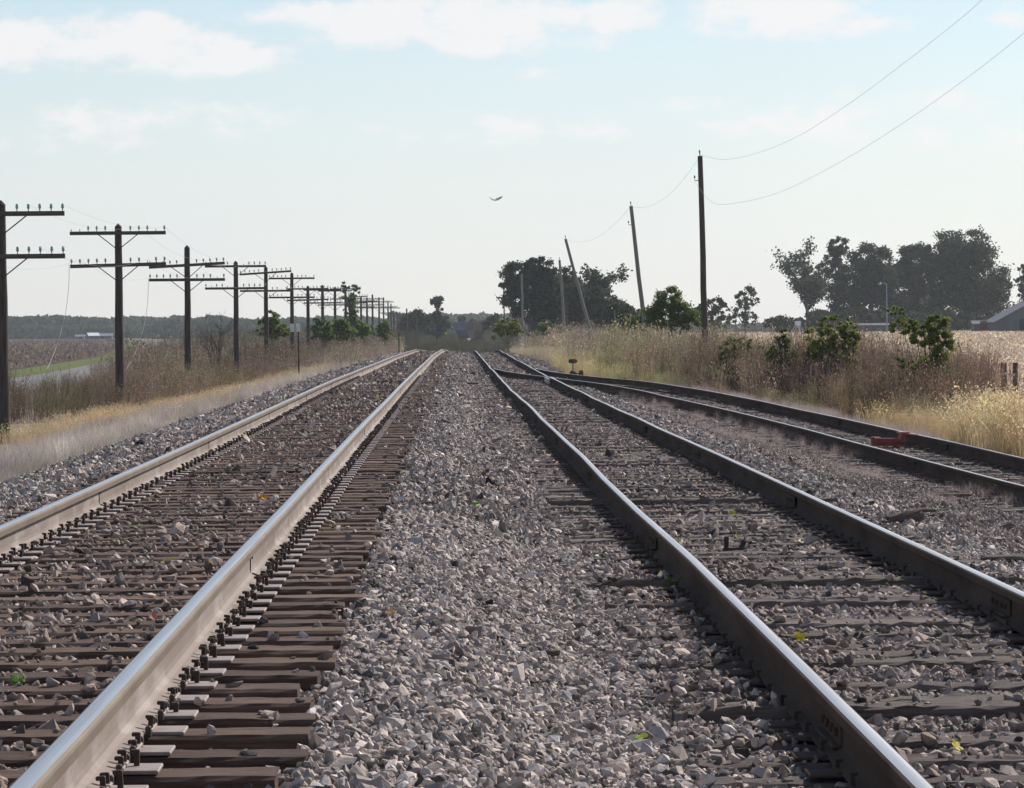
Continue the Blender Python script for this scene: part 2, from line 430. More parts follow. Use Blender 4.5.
# ------------------------------------------------------------------ stones
def rock_proto(npts, seed):
    r_ = np.random.default_rng(seed)
    bm = bmesh.new()
    P = r_.normal(size=(npts, 3)); P /= np.linalg.norm(P, axis=1)[:, None]
    P *= r_.uniform(.75, 1.15, (npts, 1))
    P *= np.array([r_.uniform(.8, 1.3), r_.uniform(.6, 1.0), r_.uniform(.45, .85)])
    for p in P: bm.verts.new(p)
    res = bmesh.ops.convex_hull(bm, input=bm.verts[:])
    bmesh.ops.delete(bm, geom=list({v for v in res['geom_interior'] if isinstance(v, bmesh.types.BMVert)}), context='VERTS')
    bmesh.ops.triangulate(bm, faces=bm.faces[:]); bmesh.ops.recalc_face_normals(bm, faces=bm.faces[:])
    bm.verts.index_update()
    V = np.array([v.co[:] for v in bm.verts]); Fc = np.array([[v.index for v in f_.verts] for f_ in bm.faces]); bm.free()
    return V, Fc
rocksN = [rock_proto(16, i) for i in range(22)]
rocksM = [rock_proto(8, 100+i) for i in range(14)]
rocksF = [rock_proto(6, 200+i) for i in range(10)]

TIE1 = 6.4+.495*np.arange(660)+rng.normal(0, .012, 660)
TIE2 = 6.1+.53*np.arange(620)+rng.normal(0, .05, 620)
TIES = 28+.56*np.arange(190)+rng.normal(0, .05, 190)
ZJ1 = rng.normal(0, .004, 660); ZJ2 = rng.normal(-.012, .014, 620)

def near_tie(Y, T):
    k = np.clip(np.searchsorted(T, Y), 1, len(T)-1)
    k = np.where(np.abs(Y-T[k-1]) < np.abs(Y-T[k]), k-1, k)
    return np.abs(Y-T[k]), k

def stone_field(Y0, Y1, step, size, protos, g, grow=0):
    nY = int((Y1-Y0)/step)
    Ys = Y0+np.arange(nY)*step
    for y0 in Ys:
        xl = max(-y0*(VX+14)/F-1.0, -6.2); xr = min(y0*(1024-VX+14)/F+1.0, 11)
        n = int((xr-xl)/step)
        if n < 1: continue
        yield np.stack([xl+np.arange(n)*step, np.full(n, y0)], 1)

def lay(Y0, Y1, step, size, protos, g):
    P = np.concatenate(list(stone_field(Y0, Y1, step, size, protos, g)))
    P = P+rng.uniform(-.75, .75, P.shape)*step
    x, Y = P.T
    n = len(x)
    a1, a2, as_ = c1(Y), c2(Y), csi(Y)
    sz = size*np.exp(rng.normal(0, .34, n))
    z = G(x, Y)+rng.uniform(-.35, .45, n)*sz*.5
    keep = np.ones(n, bool)
    # left slope fades out into the grass
    keep &= (x > a1-3.75+.5*(vnoise(x*1.5, Y*.7)-.5))
    u1 = np.abs(x-a1); u2 = np.abs(x-a2); us = np.abs(x-as_)
    d, k = near_tie(Y, TIE1)
    in1 = u1 < 1.31
    on = in1 & (d < .118)
    cover = vnoise(x*1.1+9, Y*.45+3)
    p = .08+.12*ss((cover-.5)/.25)+.42*ss((Y-28)/24)*ss((cover-.25)/.4)
    p = np.where(x > a1+.78, p*.35, p)
    keep &= ~(on & (rng.random(n) > p))
    z = z+np.where(in1, .022*(vnoise(x*2.3+1, Y*3.1)-.5), 0)
    z = np.where(on, T1(Y)+ZJ1[k]+sz*.25, z)
    d2, k2 = near_tie(Y, TIE2)
    in2 = u2 < 1.30
    on2 = in2 & (d2 < .115)
    p2 = .07+.62*ss((vnoise(x*.9+30, Y*.6+11)-.35)/.35)
    p2 = np.where(Y > 24, p2*.4, p2)
    keep &= ~(on2 & (rng.random(n) > p2))
    z = np.where(on2, T2(Y)+ZJ2[k2]+sz*.25, z)
    for cc, uu, hh in ((a1, u1, 1), (a2, u2, 2)):
        rl = np.abs(uu-.7525)
        keep &= rl > .085
        keep &= ~((rl < .2) & (rng.random(n) > (.35 if hh == 1 else .8)))
    ysd = Y < 132
    rl = np.abs(us-.7525); keep &= ~((rl < .08) & ysd)
    # dirty, thin gravel right of the second track
    rt = x > a2+1.75
    sz = np.where(rt, sz*.72, sz)
    keep &= ~(rt & (rng.random(n) > .75-.5*ss((vnoise(x*.8+5, Y*.3)-.4)/.3)))
    keep &= ~(x > as_+2.1) | (Y > 118)
    keep &= x < np.maximum(as_, a2+1.6)+2.3
    x, Y, z, sz = x[keep], Y[keep], z[keep], sz[keep]; n = len(x)
    v = np.exp(rng.normal(0, .33, n)); v = np.where(rng.random(n) < .13, v*.33, v); v = np.clip(v, .2, 2.1)*(.72+.5*vnoise(x*.9+50, Y*.5)*vnoise(x*3.1, Y*2.2)+.12)
    # brown brake dust between the rails
    a1, a2 = c1(Y), c2(Y)
    dust = np.maximum(np.exp(-((x-a1)/1.25)**4)*.52, np.exp(-((x-a2)/1.15)**4)*.45)
    dust = np.maximum(dust, .45*(x > a2+1.9)); dust = dust*(.6+.6*vnoise(x*2+2, Y*1.1))
    dust = np.clip(dust, 0, .85)[:, None]
    warm = rng.normal(0, .03, n)
    c = v[:, None]*np.stack([1+warm, 1+0*warm, 1-warm], 1)
    c = c*(1-dust)+c*np.array([.62, .51, .44])*dust
    scattersc = sz[:, None]*np.stack([rng.uniform(.8, 1.25, n), rng.uniform(.8, 1.1, n), rng.uniform(.7, 1.0, n)], 1)
    scatter(g, protos, np.stack([x, Y, z], 1), rand_rot(n), scattersc, c)

g = Geo()
lay(7.4, 26, .033, .0215, rocksN, g)
lay(26, 62, .05, .027, rocksM, g)
lay(62, 120, .085, .040, rocksF, g)
lay(120, 250, .16, .06, rocksF, g)
o = g.build('ballast_gravel', MT['stone'])
tag(o, 'grey crushed limestone ballast around and between the tracks', 'gravel', kind='stuff')

# ------------------------------------------------------------------ tracks
PROF = [(-.070, 0), (-.070, .010), (-.030, .020), (-.012, .030), (-.0085, .05), (-.0085, .106), (-.013, .118), (-.032, .124), (-.0355, .128),
        (-.0365, .157), (-.034, .165), (-.025, .1705), (-.012, .1725), (0, .173)]
PROF = PROF+[(-a, b) for a, b in PROF[-2::-1]]
PROF = np.array(PROF)
def top_face(i):  # faces of the running surface
    m = len(PROF); c = (PROF[i]+PROF[(i+1) % m])/2
    return c[1] > .1690
def rail(name, xf, zf, Y0, Y1, mats, parent, wob=0, seed=0):
    Y = np.concatenate([np.arange(Y0, min(60, Y1), .5), np.geomspace(max(60, Y0), Y1, 120)]) if Y0 < 60 else np.geomspace(Y0, Y1, 60)
    x = xf(Y); z = zf(Y)
    if wob:
        r_ = np.random.default_rng(seed); ky = np.arange(-20, 1000, 5.95); kv = r_.normal(0, wob, (2, len(ky)))
        x = x+np.interp(Y, ky, kv[0]); z = z+np.interp(Y, ky, kv[1]*.8)
    dxy = np.gradient(x, Y); m = len(PROF); ln = np.sqrt(1+dxy**2)
    V = np.stack([x[:, None]+PROF[None, :, 0]/ln[:, None], Y[:, None]-PROF[None, :, 0]*(dxy/ln)[:, None], z[:, None]-.173+PROF[None, :, 1]+0*x[:, None]], 2).reshape(-1, 3)
    g = Geo(); n = len(Y); i = np.arange(m); j = (i+1) % m
    mi = np.array([1 if top_face(k) else (len(mats)-1 if (len(mats) > 2 and (PROF[k][1]+PROF[(k+1) % m][1])/2 > .12) else 0) for k in range(m)])
    for k in range(n-1): g.add(np.zeros((0, 3)), np.stack([k*m+i, k*m+j, (k+1)*m+j, (k+1)*m+i], 1), np.zeros((0, 3)), mi)
    g.add(V, np.arange(m)[None, ::-1]); 
    g.V = [V]; g.C = [np.ones_like(V)]; g.L[-1] = np.arange(m)[::-1]
    return g.build(name, mats, parent, smooth=False)

def tie_mesh(L, Wd, H, seed, rough=.004):
    r_ = np.random.default_rng(seed)
    nx = 40
    xs = np.linspace(-L/2, L/2, nx)
    # cross-section ring
    b = .012
    ring = np.array([(-Wd/2, -H), (-Wd/2, -b), (-Wd/2+b, 0), (-Wd*.2, .001), (Wd*.08, -.001), (Wd*.3, .001), (Wd/2-b, 0), (Wd/2, -b), (Wd/2, -H)])
    m = len(ring)
    V = np.zeros((nx, m, 3)); V[:, :, 0] = xs[:, None]
    V[:, :, 1] = ring[None, :, 0]; V[:, :, 2] = ring[None, :, 1]
    V[:, :, 1] += r_.normal(0, rough, (nx, m)); V[:, 1:-1, 2] += r_.normal(0, rough*.8, (nx, m-2))
    V[0, :, 0] += r_.normal(0, rough*2, m); V[-1, :, 0] += r_.normal(0, rough*2, m)
    # a split along the top
    k = r_.integers(3, 6); a, z_ = sorted(r_.integers(0, nx, 2)); V[a:z_, k, 2] -= abs(r_.normal(0, rough*2.5))
    if r_.random() < .5: e = r_.integers(1, 5); V[:e, 1:-1, 2] -= abs(r_.normal(0, rough*2))
    if r_.random() < .5: e = r_.integers(1, 5); V[-e:, 1:-1, 2] -= abs(r_.normal(0, rough*2))
    i = (np.arange(nx-1)[:, None]*m+np.arange(m-1)[None]).ravel()
    Q = np.stack([i, i+m, i+m+1, i+1], 1)
    return V.reshape(-1, 3), Q, np.arange(m)[None], (nx-1)*m+np.arange(m)[::-1][None]

def tie_into(g, vt, loc, rz, col):
    V, Q, e0, e1 = vt
    W = V@rotz(rz).T+np.array(loc)
    g.add(W, Q, col); n0 = g.n-len(W)
    g.L.append((e0+n0).ravel()); g.N.append(np.array([e0.shape[1]])); g.M.append(np.array([0]))
    g.L.append((e1+n0).ravel()); g.N.append(np.array([e1.shape[1]])); g.M.append(np.array([0]))

tie_varA = [tie_mesh(2.6, .225, .18, s_, .0014) for s_ in range(14)]
tie_varB = [tie_mesh(2.6, .225, .18, 50+s_, .005) for s_ in range(14)]

def plate_geo():
    g = Geo()
    # canted plate with shoulders: 0.36 long across the rail, 0.19 wide
    box(g, (0, 0, .006), (.38, .185, .012), .003)
    box(g, (.082, 0, .016), (.018, .185, .011), .003); box(g, (-.082, 0, .016), (.018, .185, .011), .003)
    return g
def spike_mesh():
    g = Geo()
    box(g, (0, 0, .022), (.016, .016, .05), .002)
    box(g, (-.005, 0, .049), (.027, .022, .012), .003)
    return g
plate_o = plate_geo().build('tie_plate', MT['plate'], link=False).data
plate_b = plate_geo().build('tie_plate', MT['railB'], link=False).data
spike_o = spike_mesh().build('rail_spike', MT['iron'], link=False).data
def anchor_mesh():
    g = Geo()
    box(g, (0, 0, -.012), (.165, .022, .016), .004); box(g, (.081, 0, .004), (.018, .026, .036), .004); box(g, (-.081, 0, .004), (.018, .026, .036), .004)
    return g
anchor_o = anchor_mesh().build('rail_anchor', MT['iron'], link=False).data

def track(label, mats, cf, tf, zf, TIES_, ZJ, variants, tie_mat, Yrail, wob, near_n, spikes_to, group='railway tracks running into the distance', rot=.004, tie_len=1.0, cf_tie=None):
    root = empty('railway_track', (0, 0, 0), 0, label, 'railway track', group)
    cft = cf_tie or cf
    rails = []
    for s_ in (-1, 1):
        rails.append(rail('rail', lambda Y, s_=s_: cf(Y)+s_*.7525, zf, Yrail[0], Yrail[1], mats, root, wob, 7 if s_ < 0 else 8))
    far = Geo()
    vis = [k for k in range(len(TIES_)) if TIES_[k] > 7.2]
    for q, k in enumerate(vis):
        Y = float(TIES_[k]); vt = variants[k % len(variants)]
        a = float(rng.normal(0, rot)) ; xo = float(rng.normal(0, .03))
        c = np.exp(rng.normal(0, .16))*np.array([1, 1+rng.normal(0, .02), 1+rng.normal(0, .03)])
        z = float(tf(Y)+ZJ[k])
        x = float(cft(Y))
        if q < near_n:
            gg = Geo(); tie_into(gg, vt, (0, 0, 0), 0, c)
            t = gg.build('tie', tie_mat, root); t.location = (x+xo, Y, z); t.rotation_euler = (0, 0, a)
            for s_ in (-1, 1):
                p = bpy.data.objects.new('tie_plate', plate_o if tie_mat is MT['tieA'] else plate_b); COL.objects.link(p); p.parent = t
                p.location = (float(cf(Y))-x+s_*.7525-xo, 0, .001-ZJ[k])
                if q < spikes_to:
                    for (sx, sy) in ((.079, -.05), (.079, .055), (.118, .03), (-.079, .05)):
                        if rng.random() < .06: continue
                        e = bpy.data.objects.new('rail_spike', spike_o); COL.objects.link(e); e.parent = t
                        sgn = 1 if sx > 0 else -1
                        e.location = (float(cf(Y))-x+s_*.7525-xo+sx, sy, .001-ZJ[k]+float(rng.uniform(-.012, .012)))
                        e.rotation_euler = (float(rng.normal(0, .05)), float(rng.normal(0, .05)), 0 if sgn > 0 else PI)
                    if tie_mat is MT['tieA']:
                        for sy in (-.125, .125):
                            e = bpy.data.objects.new('rail_anchor', anchor_o); COL.objects.link(e); e.parent = t
                            e.location = (float(cf(Y))-x+s_*.7525-xo, sy, .014-ZJ[k])
        else:
            tie_into(far, vt, (x+xo, Y, z), a, c)
            if Y < 160:
                for s_ in (-1, 1):
                    V, Fc = cbox(.36, .18, .012, 0)
                    far.add(V+np.array([cf(Y)+s_*.7525, Y, z+.007]), Fc, (1, 1, 1), 1)
                    if Y < 90:
                        V, Fc = cbox(.03, .14, .06, 0)
                        far.add(V+np.array([cf(Y)+s_*.7525+.085, Y, z+.04]), Fc, (1, 1, 1), 2)
    if far.V: tag(far.build('distant_ties', [tie_mat, MT['plate'] if tie_mat is MT['tieA'] else MT['railB'], MT['iron']], root), kind='stuff')
    return root, rails

tr1, r1 = track('main line on the higher clean ballast, pale rust rail sides and bright polished rail tops', [MT['railA'], MT['railtopA'], MT['railside']], c1, T1, lambda Y: CAMZ-h1(Y),
                TIE1, ZJ1, tie_varA, MT['tieA'], (4, 900), .003, 100, 100)
tr2, r2 = track('older track beside the main line, dark rail sides and half buried rotten ties', [MT['railB'], MT['railtopB']], c2, T2, lambda Y: CAMZ-h2(Y),
                TIE2, ZJ2, tie_varB, MT['tieB'], (4, 900), .012, 100, 40, rot=.012)
tr3, r3 = track('low rusty siding curving off the older track into the weeds', [MT['railB'], MT['railtopB']], csi, TS, lambda Y: CAMZ-hs(Y),
                TIES[TIES < 108], rng.normal(-.03, .012, 190), tie_varB, MT['tieB'], (-30, 133), .012, 100, 0, rot=.015)
# weld collars on the main line rails, joint bars on the older rails
def weld(xc, Y, parent, right=True):
    g = Geo(); z = float(CAMZ-h1(Y))-.173
    for s_ in (-1, 1):
        V, Fc = cbox(.006, .018, .095, .002); g.add(V+np.array([s_*.0105, 0, .075]), Fc)
        V, Fc = cbox(.05, .035, .006, .002); g.add((V@roty(s_*.35).T)+np.array([s_*.042, 0, .021]), Fc)
        V, Fc = cbox(.012, .03, .02, .003); g.add(V+np.array([s_*.018, .004, .112]), Fc)
    o = g.build('weld_collar', MT['iron'], parent); o.location = (xc, Y, z)
for k in range(9):
    weld(float(c1(18.3+11.7*k)+.7525), 18.3+11.7*k, r1[1]); weld(float(c1(14.3+11.6*k)-.7525), 14.3+11.6*k, r1[0])
def joint(cf, hf, s_, Y, parent):
    g = Geo()
    for q in (-1, 1):
        box(g, (q*.017, 0, .075), (.014, .62, .085), .004); box(g, (q*.036, 0, .030), (.034, .62, .014), .004)
        for b_ in (-.22, -.08, .08, .22): lathe(g, [(0, 0), (.017, 0), (.017, .02), (0, .02)], 6, (0, 0, 0)) if False else box(g, (q*.031, b_, .078), (.02, .03, .03), .005)
    o = g.build('joint_bar', MT['railB'], parent); x = float(cf(Y))+s_*.7525
    o.location = (x, Y, float(CAMZ-hf(Y))-.173)
for k in range(8):
    joint(c2, h2, -1, 13.2+11.9*k, r2[0]); joint(c2, h2, 1, 19.0+11.9*k, r2[1])
for k in range(4): joint(csi, hs, -1, 40+11.9*k, r3[0]); joint(csi, hs, 1, 46+11.9*k, r3[1])
# frog of the turnout, belongs to the siding
g = Geo()
for s_ in (-.09, .09):
    P = np.array([[c2(Y)+.7525+s_, Y, CAMZ-h2(Y)-.09] for Y in (106, 107.5, 109, 110.5)])
    for a, b in zip(P[:-1], P[1:]):
        box(g, (a+b)/2, (.05, 1.55, .15), .006)
g.build('frog', [MT['railtopB']], tr3)

# ------------------------------------------------------------------ telegraph line (left) 
def insul(g, c, s_=1.0):
    lathe(g, [(.006, -.02), (.022, .0), (.032, .0), (.036, .03), (.030, .055), (.034, .07), (.026, .10), (.010, .115), (0, .118)], 8, c)
def tele_pole(X, Y, ztop, zarm, loc_label, tilt=0, arm_tilt=(0, 0), full=True, group='telegraph poles marching along the main line'):
    zb = float(G(X, Y))-.3
    root = empty('telegraph_pole', (X, Y, zb+.3), 0, loc_label, 'telegraph pole', group)
    H = ztop-(zb+.3)
    g = Geo(); n = 9; t = np.linspace(0, 1, n)
    P = np.stack([tilt*H*t+rng.normal(0, .006, n), 0*t, -.3+(H+.3)*t], 1); P[-1, 2] = H
    R = .155-.045*t
    tube(g, P, R, 12); tube(g, [P[-1], P[-1]+[0, 0, .10]], [.109, .015], 12)
    g.build('pole_shaft', MT['pole'], root, smooth=True)
    for za, at_ in zip(zarm, arm_tilt):
        z = za-(zb+.3); xc = tilt*z
        ar = bpy.data.objects.new('crossarm_pivot', None)
        g = Geo(); box(g, (0, 0, 0), (3.05, .09, .115), .008)
        for s_ in (-1, 1):
            for k in range(5):
                xx = s_*(.40+k*.27)
                tube(g, [(xx, 0, .05), (xx, 0, .13)], .011, 6)
        a = g.build('crossarm', MT['arm'], root); a.location = (xc, -.15, z); a.rotation_euler = (0, at_, 0)
        if full:
            for s_ in (-1, 1):
                for k in range(5):
                    if rng.random() < .08: continue
                    if not hasattr(tele_pole, 'ins'):
                        gi = Geo(); insul(gi, (0, 0, 0)); tele_pole.ins = gi.build('insulator', MT['glass'], link=False, smooth=True).data
                    e = bpy.data.objects.new('insulator', tele_pole.ins); COL.objects.link(e); e.parent = a
                    e.location = (s_*(.40+k*.27), 0, .12)
        else:
            gi = Geo()
            for s_ in (-1, 1):
                for k in range(5): insul(gi, (s_*(.40+k*.27), 0, .12))
            gi.build('insulator_row', MT['glass'], a)
        for s_ in (-1, 1):
            gb = Geo(); P0 = np.array([s_*.62, -.02, -.05]); P1 = np.array([s_*.05, .04, -.50])
            d = P1-P0; L_ = np.linalg.norm(d); an = math.atan2(d[0], -d[2])
            box(gb, (P0+P1)/2, (.030, .008, L_), .002, rot=roty(-an))
            b_ = gb.build('arm_brace', MT['iron'], a)
    return root

TP = [ # px x, Z, top y, arm ys, tilt, arm tilts, label
 (3, 85.7, 205, (214.5, 257), -.004, (0, 0), 'nearest telegraph pole, cut by the left picture edge, with two crossarms'),
 (119, 115, 227, (233.5, 265.5), 0, (0, -.02), 'dark telegraph pole with two level crossarms and a pointed top, second from the left edge'),
 (187.5, 145, 248, (265.5, 280), 0, (-.05, 0), 'telegraph pole whose upper crossarm has slipped down close to the lower one'),
 (236, 180, 263, (266.5, 288.5), 0, (0, 0), 'fourth telegraph pole from the left edge, rising from brown brush'),
 (266, 213, 268, (273, 291), 0, (-.06, 0), 'telegraph pole with upper crossarm tilted up to the right, above a green bush'),
 (292, 240, 274, (278.5, 297.5), 0, (0, 0), 'telegraph pole directly above the small two-board post'),
 (308, 264, 287, (289, 300), 0, (0, -.02), 'short telegraph pole just right of the two-board post'),
 (322.5, 292, 286, (290, 303), 0, (0, 0), 'thick telegraph pole, second to the right of the two-board post'),
 (335, 324, 288, (291, 305), 0, (0, 0), 'telegraph pole just left of the tall loose tree in the pole line'),
 (345.5, 353, 286, (289, 299), 0, (0, 0), 'telegraph pole standing in front of the tall loose tree'),
]
poles = []
def tzt(x, y, Z): return float(px(x, y, Z)[2])
for (x, Z, ty, ay, tl, at_, lb) in TP:
    X = float(px(x, ty, Z)[0])
    poles.append(tele_pole(X, Z, tzt(x, ty, Z), [tzt(x, a, Z) for a in ay], lb, tl, at_, full=Z < 250))
for i, (x, Z) in enumerate([(353.5, 381), (361, 412), (367, 440), (372.5, 468), (379, 505), (383.5, 540), (388, 575), (391, 610), (394, 640), (397.5, 680), (400, 712)]):
    ty = [293, 297, 298, 295, 298, 298, 303, 304, 311, 313, 312][i]
    X = float(px(x, ty, Z)[0])
    arms = [tzt(x, ty+4, Z), tzt(x, ty+10, Z)]
    tele_pole(X, Z, tzt(x, ty, Z), arms, 'small far telegraph pole beyond the tall loose tree in the pole line', 0, (rng.normal(0, .02), 0), full=False, group='far telegraph poles')
# plain post line near the vanishing point
for x, y0, Z in ((406.7, 308.5, 560), (416, 309, 610)):
    p = px(x, y0, Z); zb = float(G(p[0], Z))
    g = Geo(); tube(g, [(0, 0, -.3), (0, 0, p[2]-zb)], [.16, .11], 8)
    o = g.build('wooden_pole', MT['pole']); o.location = (p[0], Z, zb)
    tag(o, 'bare dark pole %s the far end of the telegraph line by dark trees' % ('just past' if x < 410 else 'second past'), 'wooden pole')

# wires of the telegraph line
def sagwire(name, A, B, sag, r_, m, label, cat='wire', group=None, n=24):
    t = np.linspace(0, 1, n)
    P = np.array(A)[None]*(1-t[:, None])+np.array(B)[None]*t[:, None]; P[:, 2] -= 4*sag*t*(1-t)
    g = Geo(); tube(g, P, r_, 5); o = g.build(name, m); return tag(o, label, cat, group)
for i in range(0, 4):
    for j, (arm, xo) in enumerate(((0, 1.48), (0, .67), (1, .94), (1, -1.21))):
        (x, Z, ty, ay, *_), (x2, Z2, ty2, ay2, *_) = TP[i], TP[i+1]
        A = px(x, ay[arm], Z)+[xo, -.15, .2]; B = px(x2, ay2[arm], Z2)+[xo, -.15, .2]
        sagwire('telegraph_wire', A, B, .22+.06*j, .0028, MT['wire'], 'thin grey line wire sagging between the nearer telegraph poles', 'wire', 'line wires between the telegraph poles')
for (x0, y0, x1, y1, Z, lb) in ((70, 264, 48, 369, 115, 'pale broken wire hanging to the ground from the second telegraph pole'), (149, 279, 127, 369, 145, 'pale broken wire hanging to the ground from the pole with the slipped crossarm')):
    A = px(x0, y0, Z); xm = px(x0-3, y0+55, Z-1); B = px(x1, y1, Z-4); 
    t = np.linspace(0, 1, 16)[:, None]
    P = (1-t)**2*A+2*t*(1-t)*(xm+[.15, 0, 0])+t*t*B
    g = Geo(); tube(g, P, .009, 5); tag(g.build('broken_wire', MT['palewire']), lb, 'wire')

# ------------------------------------------------------------------ right hand poles
RP = [((700, 156), (705.5, 345), 155, .15, 'pole', 'tall dark upright pole behind the brown weeds, the tallest on the right'),
      ((631, 206), (645, 330), 200, .14, 'polegrey', 'grey pole leaning left beside the dark upright pole'),
      ((565.5, 239), (590, 330), 262, .14, 'polegrey', 'strongly leaning grey pole in front of the big dark trees'),
      ((559.5, 260), (564.5, 328), 335, .15, 'polegrey', 'slightly leaning grey pole just left of the strongly leaning one'),
      ((521.5, 274), (522.5, 326), 430, .16, 'polegrey', 'straight pale pole against the left side of the big dark trees'),
      ((511.5, 279), (512.5, 328), 500, .14, 'polegrey', 'thin pale pole near the left edge of the big dark trees'),
      ((503.5, 286), (504.5, 328), 560, .13, 'polegrey', 'faint thin pole at the outer left edge of the big dark trees'),
      ((533.5, 293), (533.5, 328), 520, .12, 'polegrey', 'short thin pole low in front of the big dark trees')]
rtops = []
for (a, b, Z, r_, m, lb) in RP:
    A = px(*a, Z); B = px(*b, Z); zb = float(G(B[0], Z)); d = A-B; B2 = B+d*(zb-.3-B[2])/d[2]
    root = empty('utility_pole', (B2[0], Z, zb), 0, lb, 'utility pole', 'old utility poles right of the tracks')
    o0 = np.array([B2[0], Z, zb])
    t = np.linspace(0, 1, 8)[:, None]; P = B2*(1-t)+A*t-o0; P[1:-1, 0] += rng.normal(0, .012, 6)
    g = Geo(); tube(g, P, np.linspace(r_, r_*.72, 8), 12); g.build('pole_shaft', MT[m], root, smooth=True)
    g = Geo(); T = A-o0; tube(g, [T+[0, 0, -.02], T+[-.02, 0, .16]], .02, 6); insul(g, T+[-.02, 0, .14]); g.build('top_insulator', MT['iron'], root)
    if Z < 260:
        g = Geo(); q = T-d/np.linalg.norm(d)*1.05; tube(g, [q, q+[-.26, 0, .0], q+[-.26, 0, .1]], .02, 6); insul(g, q+[-.26, 0, .1]); g.build('side_insulator', MT['iron'], root)
    rtops.append(A)
A = rtops[0]
def wire_px(name, pts, label, r_=.006):
    P = np.array([px(*p) for p in pts]); k = np.linspace(0, len(P)-1, 60)
    # Catmull-Rom
    Q = []
    Pp = np.vstack([2*P[0]-P[1], P, 2*P[-1]-P[-2]])
    for v in k:
        i = min(int(v), len(P)-2); t = v-i; a, b, c, d = Pp[i:i+4]
        Q.append(.5*((2*b)+(c-a)*t+(2*a-5*b+4*c-d)*t*t+(3*b-3*c+d-a)*t**3))
    g = Geo(); tube(g, Q, r_, 5); tag(g.build(name, MT['wire']), label, 'wire')
wire_px('overhead_wire', [(699.6, 155, 154.5), (725, 159.5, 147), (760, 152, 139), (800, 135, 130), (850, 103, 121), (900, 66, 113), (950, 27, 105), (985, -3, 100), (1100, -110, 88), (1400, -420, 68)],
        'upper thin overhead wire rising right from the top of the dark upright pole', .0048)
wire_px('overhead_wire', [(694, 181, 154.5), (712, 202, 150), (735, 203, 145), (780, 192, 136), (840, 162, 125), (900, 125, 116), (960, 83, 108), (1024, 33, 100), (1150, -75, 88), (1400, -310, 72)],
        'lower thin overhead wire sagging right of the dark upright pole', .0048)
sagwire('overhead_wire', rtops[0], rtops[1], .8, .0045, MT['wire'], 'faint thin wire between the dark upright pole and the nearest leaning pole')
sagwire('overhead_wire', rtops[1], rtops[2], .9, .0045, MT['wire'], 'faint thin wire between the two leaning grey poles')

# ------------------------------------------------------------------ vegetation prototypes
def ribbon(P, w, side):
    """flat tapering strip along points"""
    P = np.asarray(P); n = len(P); w = np.broadcast_to(w, (n,))
    V = np.concatenate([P-side*w[:, None]/2, P+side*w[:, None]/2])
    i = np.arange(n-1)
    Fc = np.concatenate([np.stack([i, i+1, i+n], 1), np.stack([i+1, i+n+1, i+n], 1)])
    return V, Fc
def merge(parts):
    V = []; Fc = []; C = []; n = 0
    for v, f_, c in parts:
        V.append(v); Fc.append(f_+n); C.append(np.tile(np.array(c, float), (len(v), 1))); n += len(v)
    return np.concatenate(V), np.concatenate(Fc), np.concatenate(C)
def quadleaf(p, size, r_):
    a = r_.normal(size=3); a /= np.linalg.norm(a); b = np.cross(a, r_.normal(size=3)); b /= np.linalg.norm(b)+1e-9
    V = np.array([p-a*size*.5, p+b*size*.28, p+a*size*.5, p-b*size*.28])
    return V, np.array([[0, 1, 2], [0, 2, 3]])
def weed_proto(seed, nst=8, leaves=90, lsz=.035, spread=.45):
    r_ = np.random.default_rng(seed); parts = []
    for k in range(nst):
        a = r_.uniform(0, 2*PI); lean = r_.uniform(.05, spread); h = r_.uniform(.65, 1.0)
        b0 = np.array([r_.normal(0, .10), r_.normal(0, .10), 0])
        d = np.array([math.cos(a), math.sin(a), 0])
        t = np.linspace(0, 1, 5)[:, None]
        P = b0+d*lean*t**1.5+np.array([0, 0, h])*t
        side = np.cross(d, [0, 0, 1]); th = r_.uniform(0, PI); side = side*math.cos(th)+d*math.sin(th)
        parts.append((*ribbon(P, np.linspace(.016, .005, 5), side), np.array([.8, .72, .68])*r_.uniform(.6, 1.1)))
        for q in range(3):
            t0 = r_.uniform(.35, .9); p0 = b0+d*lean*t0**1.5+np.array([0, 0, h*t0])
            e = p0+np.array([r_.normal(0, .12), r_.normal(0, .12), r_.uniform(.06, .22)])
            parts.append((*ribbon([p0, e], np.array([.009, .004]), side), np.array([.8, .72, .66])*r_.uniform(.6, 1.1)))
        for q in range(leaves//nst):
            t0 = r_.uniform(.15, 1)**.8; p0 = b0+d*lean*t0**1.5+np.array([0, 0, h*t0])+r_.normal(0, .07, 3)
            parts.append((*quadleaf(p0, lsz*r_.uniform(.6, 1.5), r_), np.ones(3)*r_.uniform(.55, 1.45)))
    return merge(parts)
def tuft_proto(seed, nb=26, bend=.6, w=.007, rad=.12, head=0):
    r_ = np.random.default_rng(seed); parts = []
    for k in range(nb):
        a = r_.uniform(0, 2*PI); d = np.array([math.cos(a), math.sin(a), 0]); h = r_.uniform(.6, 1.0)
        b0 = np.array([r_.normal(0, rad), r_.normal(0, rad), 0]); ln = r_.uniform(.05, bend)
        t = np.linspace(0, 1, 4)[:, None]
        P = b0+d*ln*t**2+np.array([0, 0, h])*(t-.18*ln*t**3)
        side = np.cross(d, [0, 0, 1])*math.cos(k)+d*math.sin(k)
        c = np.ones(3)*r_.uniform(.7, 1.25)
        parts.append((*ribbon(P, np.array([w, w*.9, w*.6, w*.3]), side), c))
        if head:
            for q in range(head):
                p0 = P[-1]+(P[-1]-P[-2])*r_.uniform(-.6, .35)+r_.normal(0, .018, 3)
                parts.append((*quadleaf(p0, .045*r_.uniform(.6, 1.3), r_), c*1.2))
    return merge(parts)
weeds = [weed_proto(i) for i in range(8)]
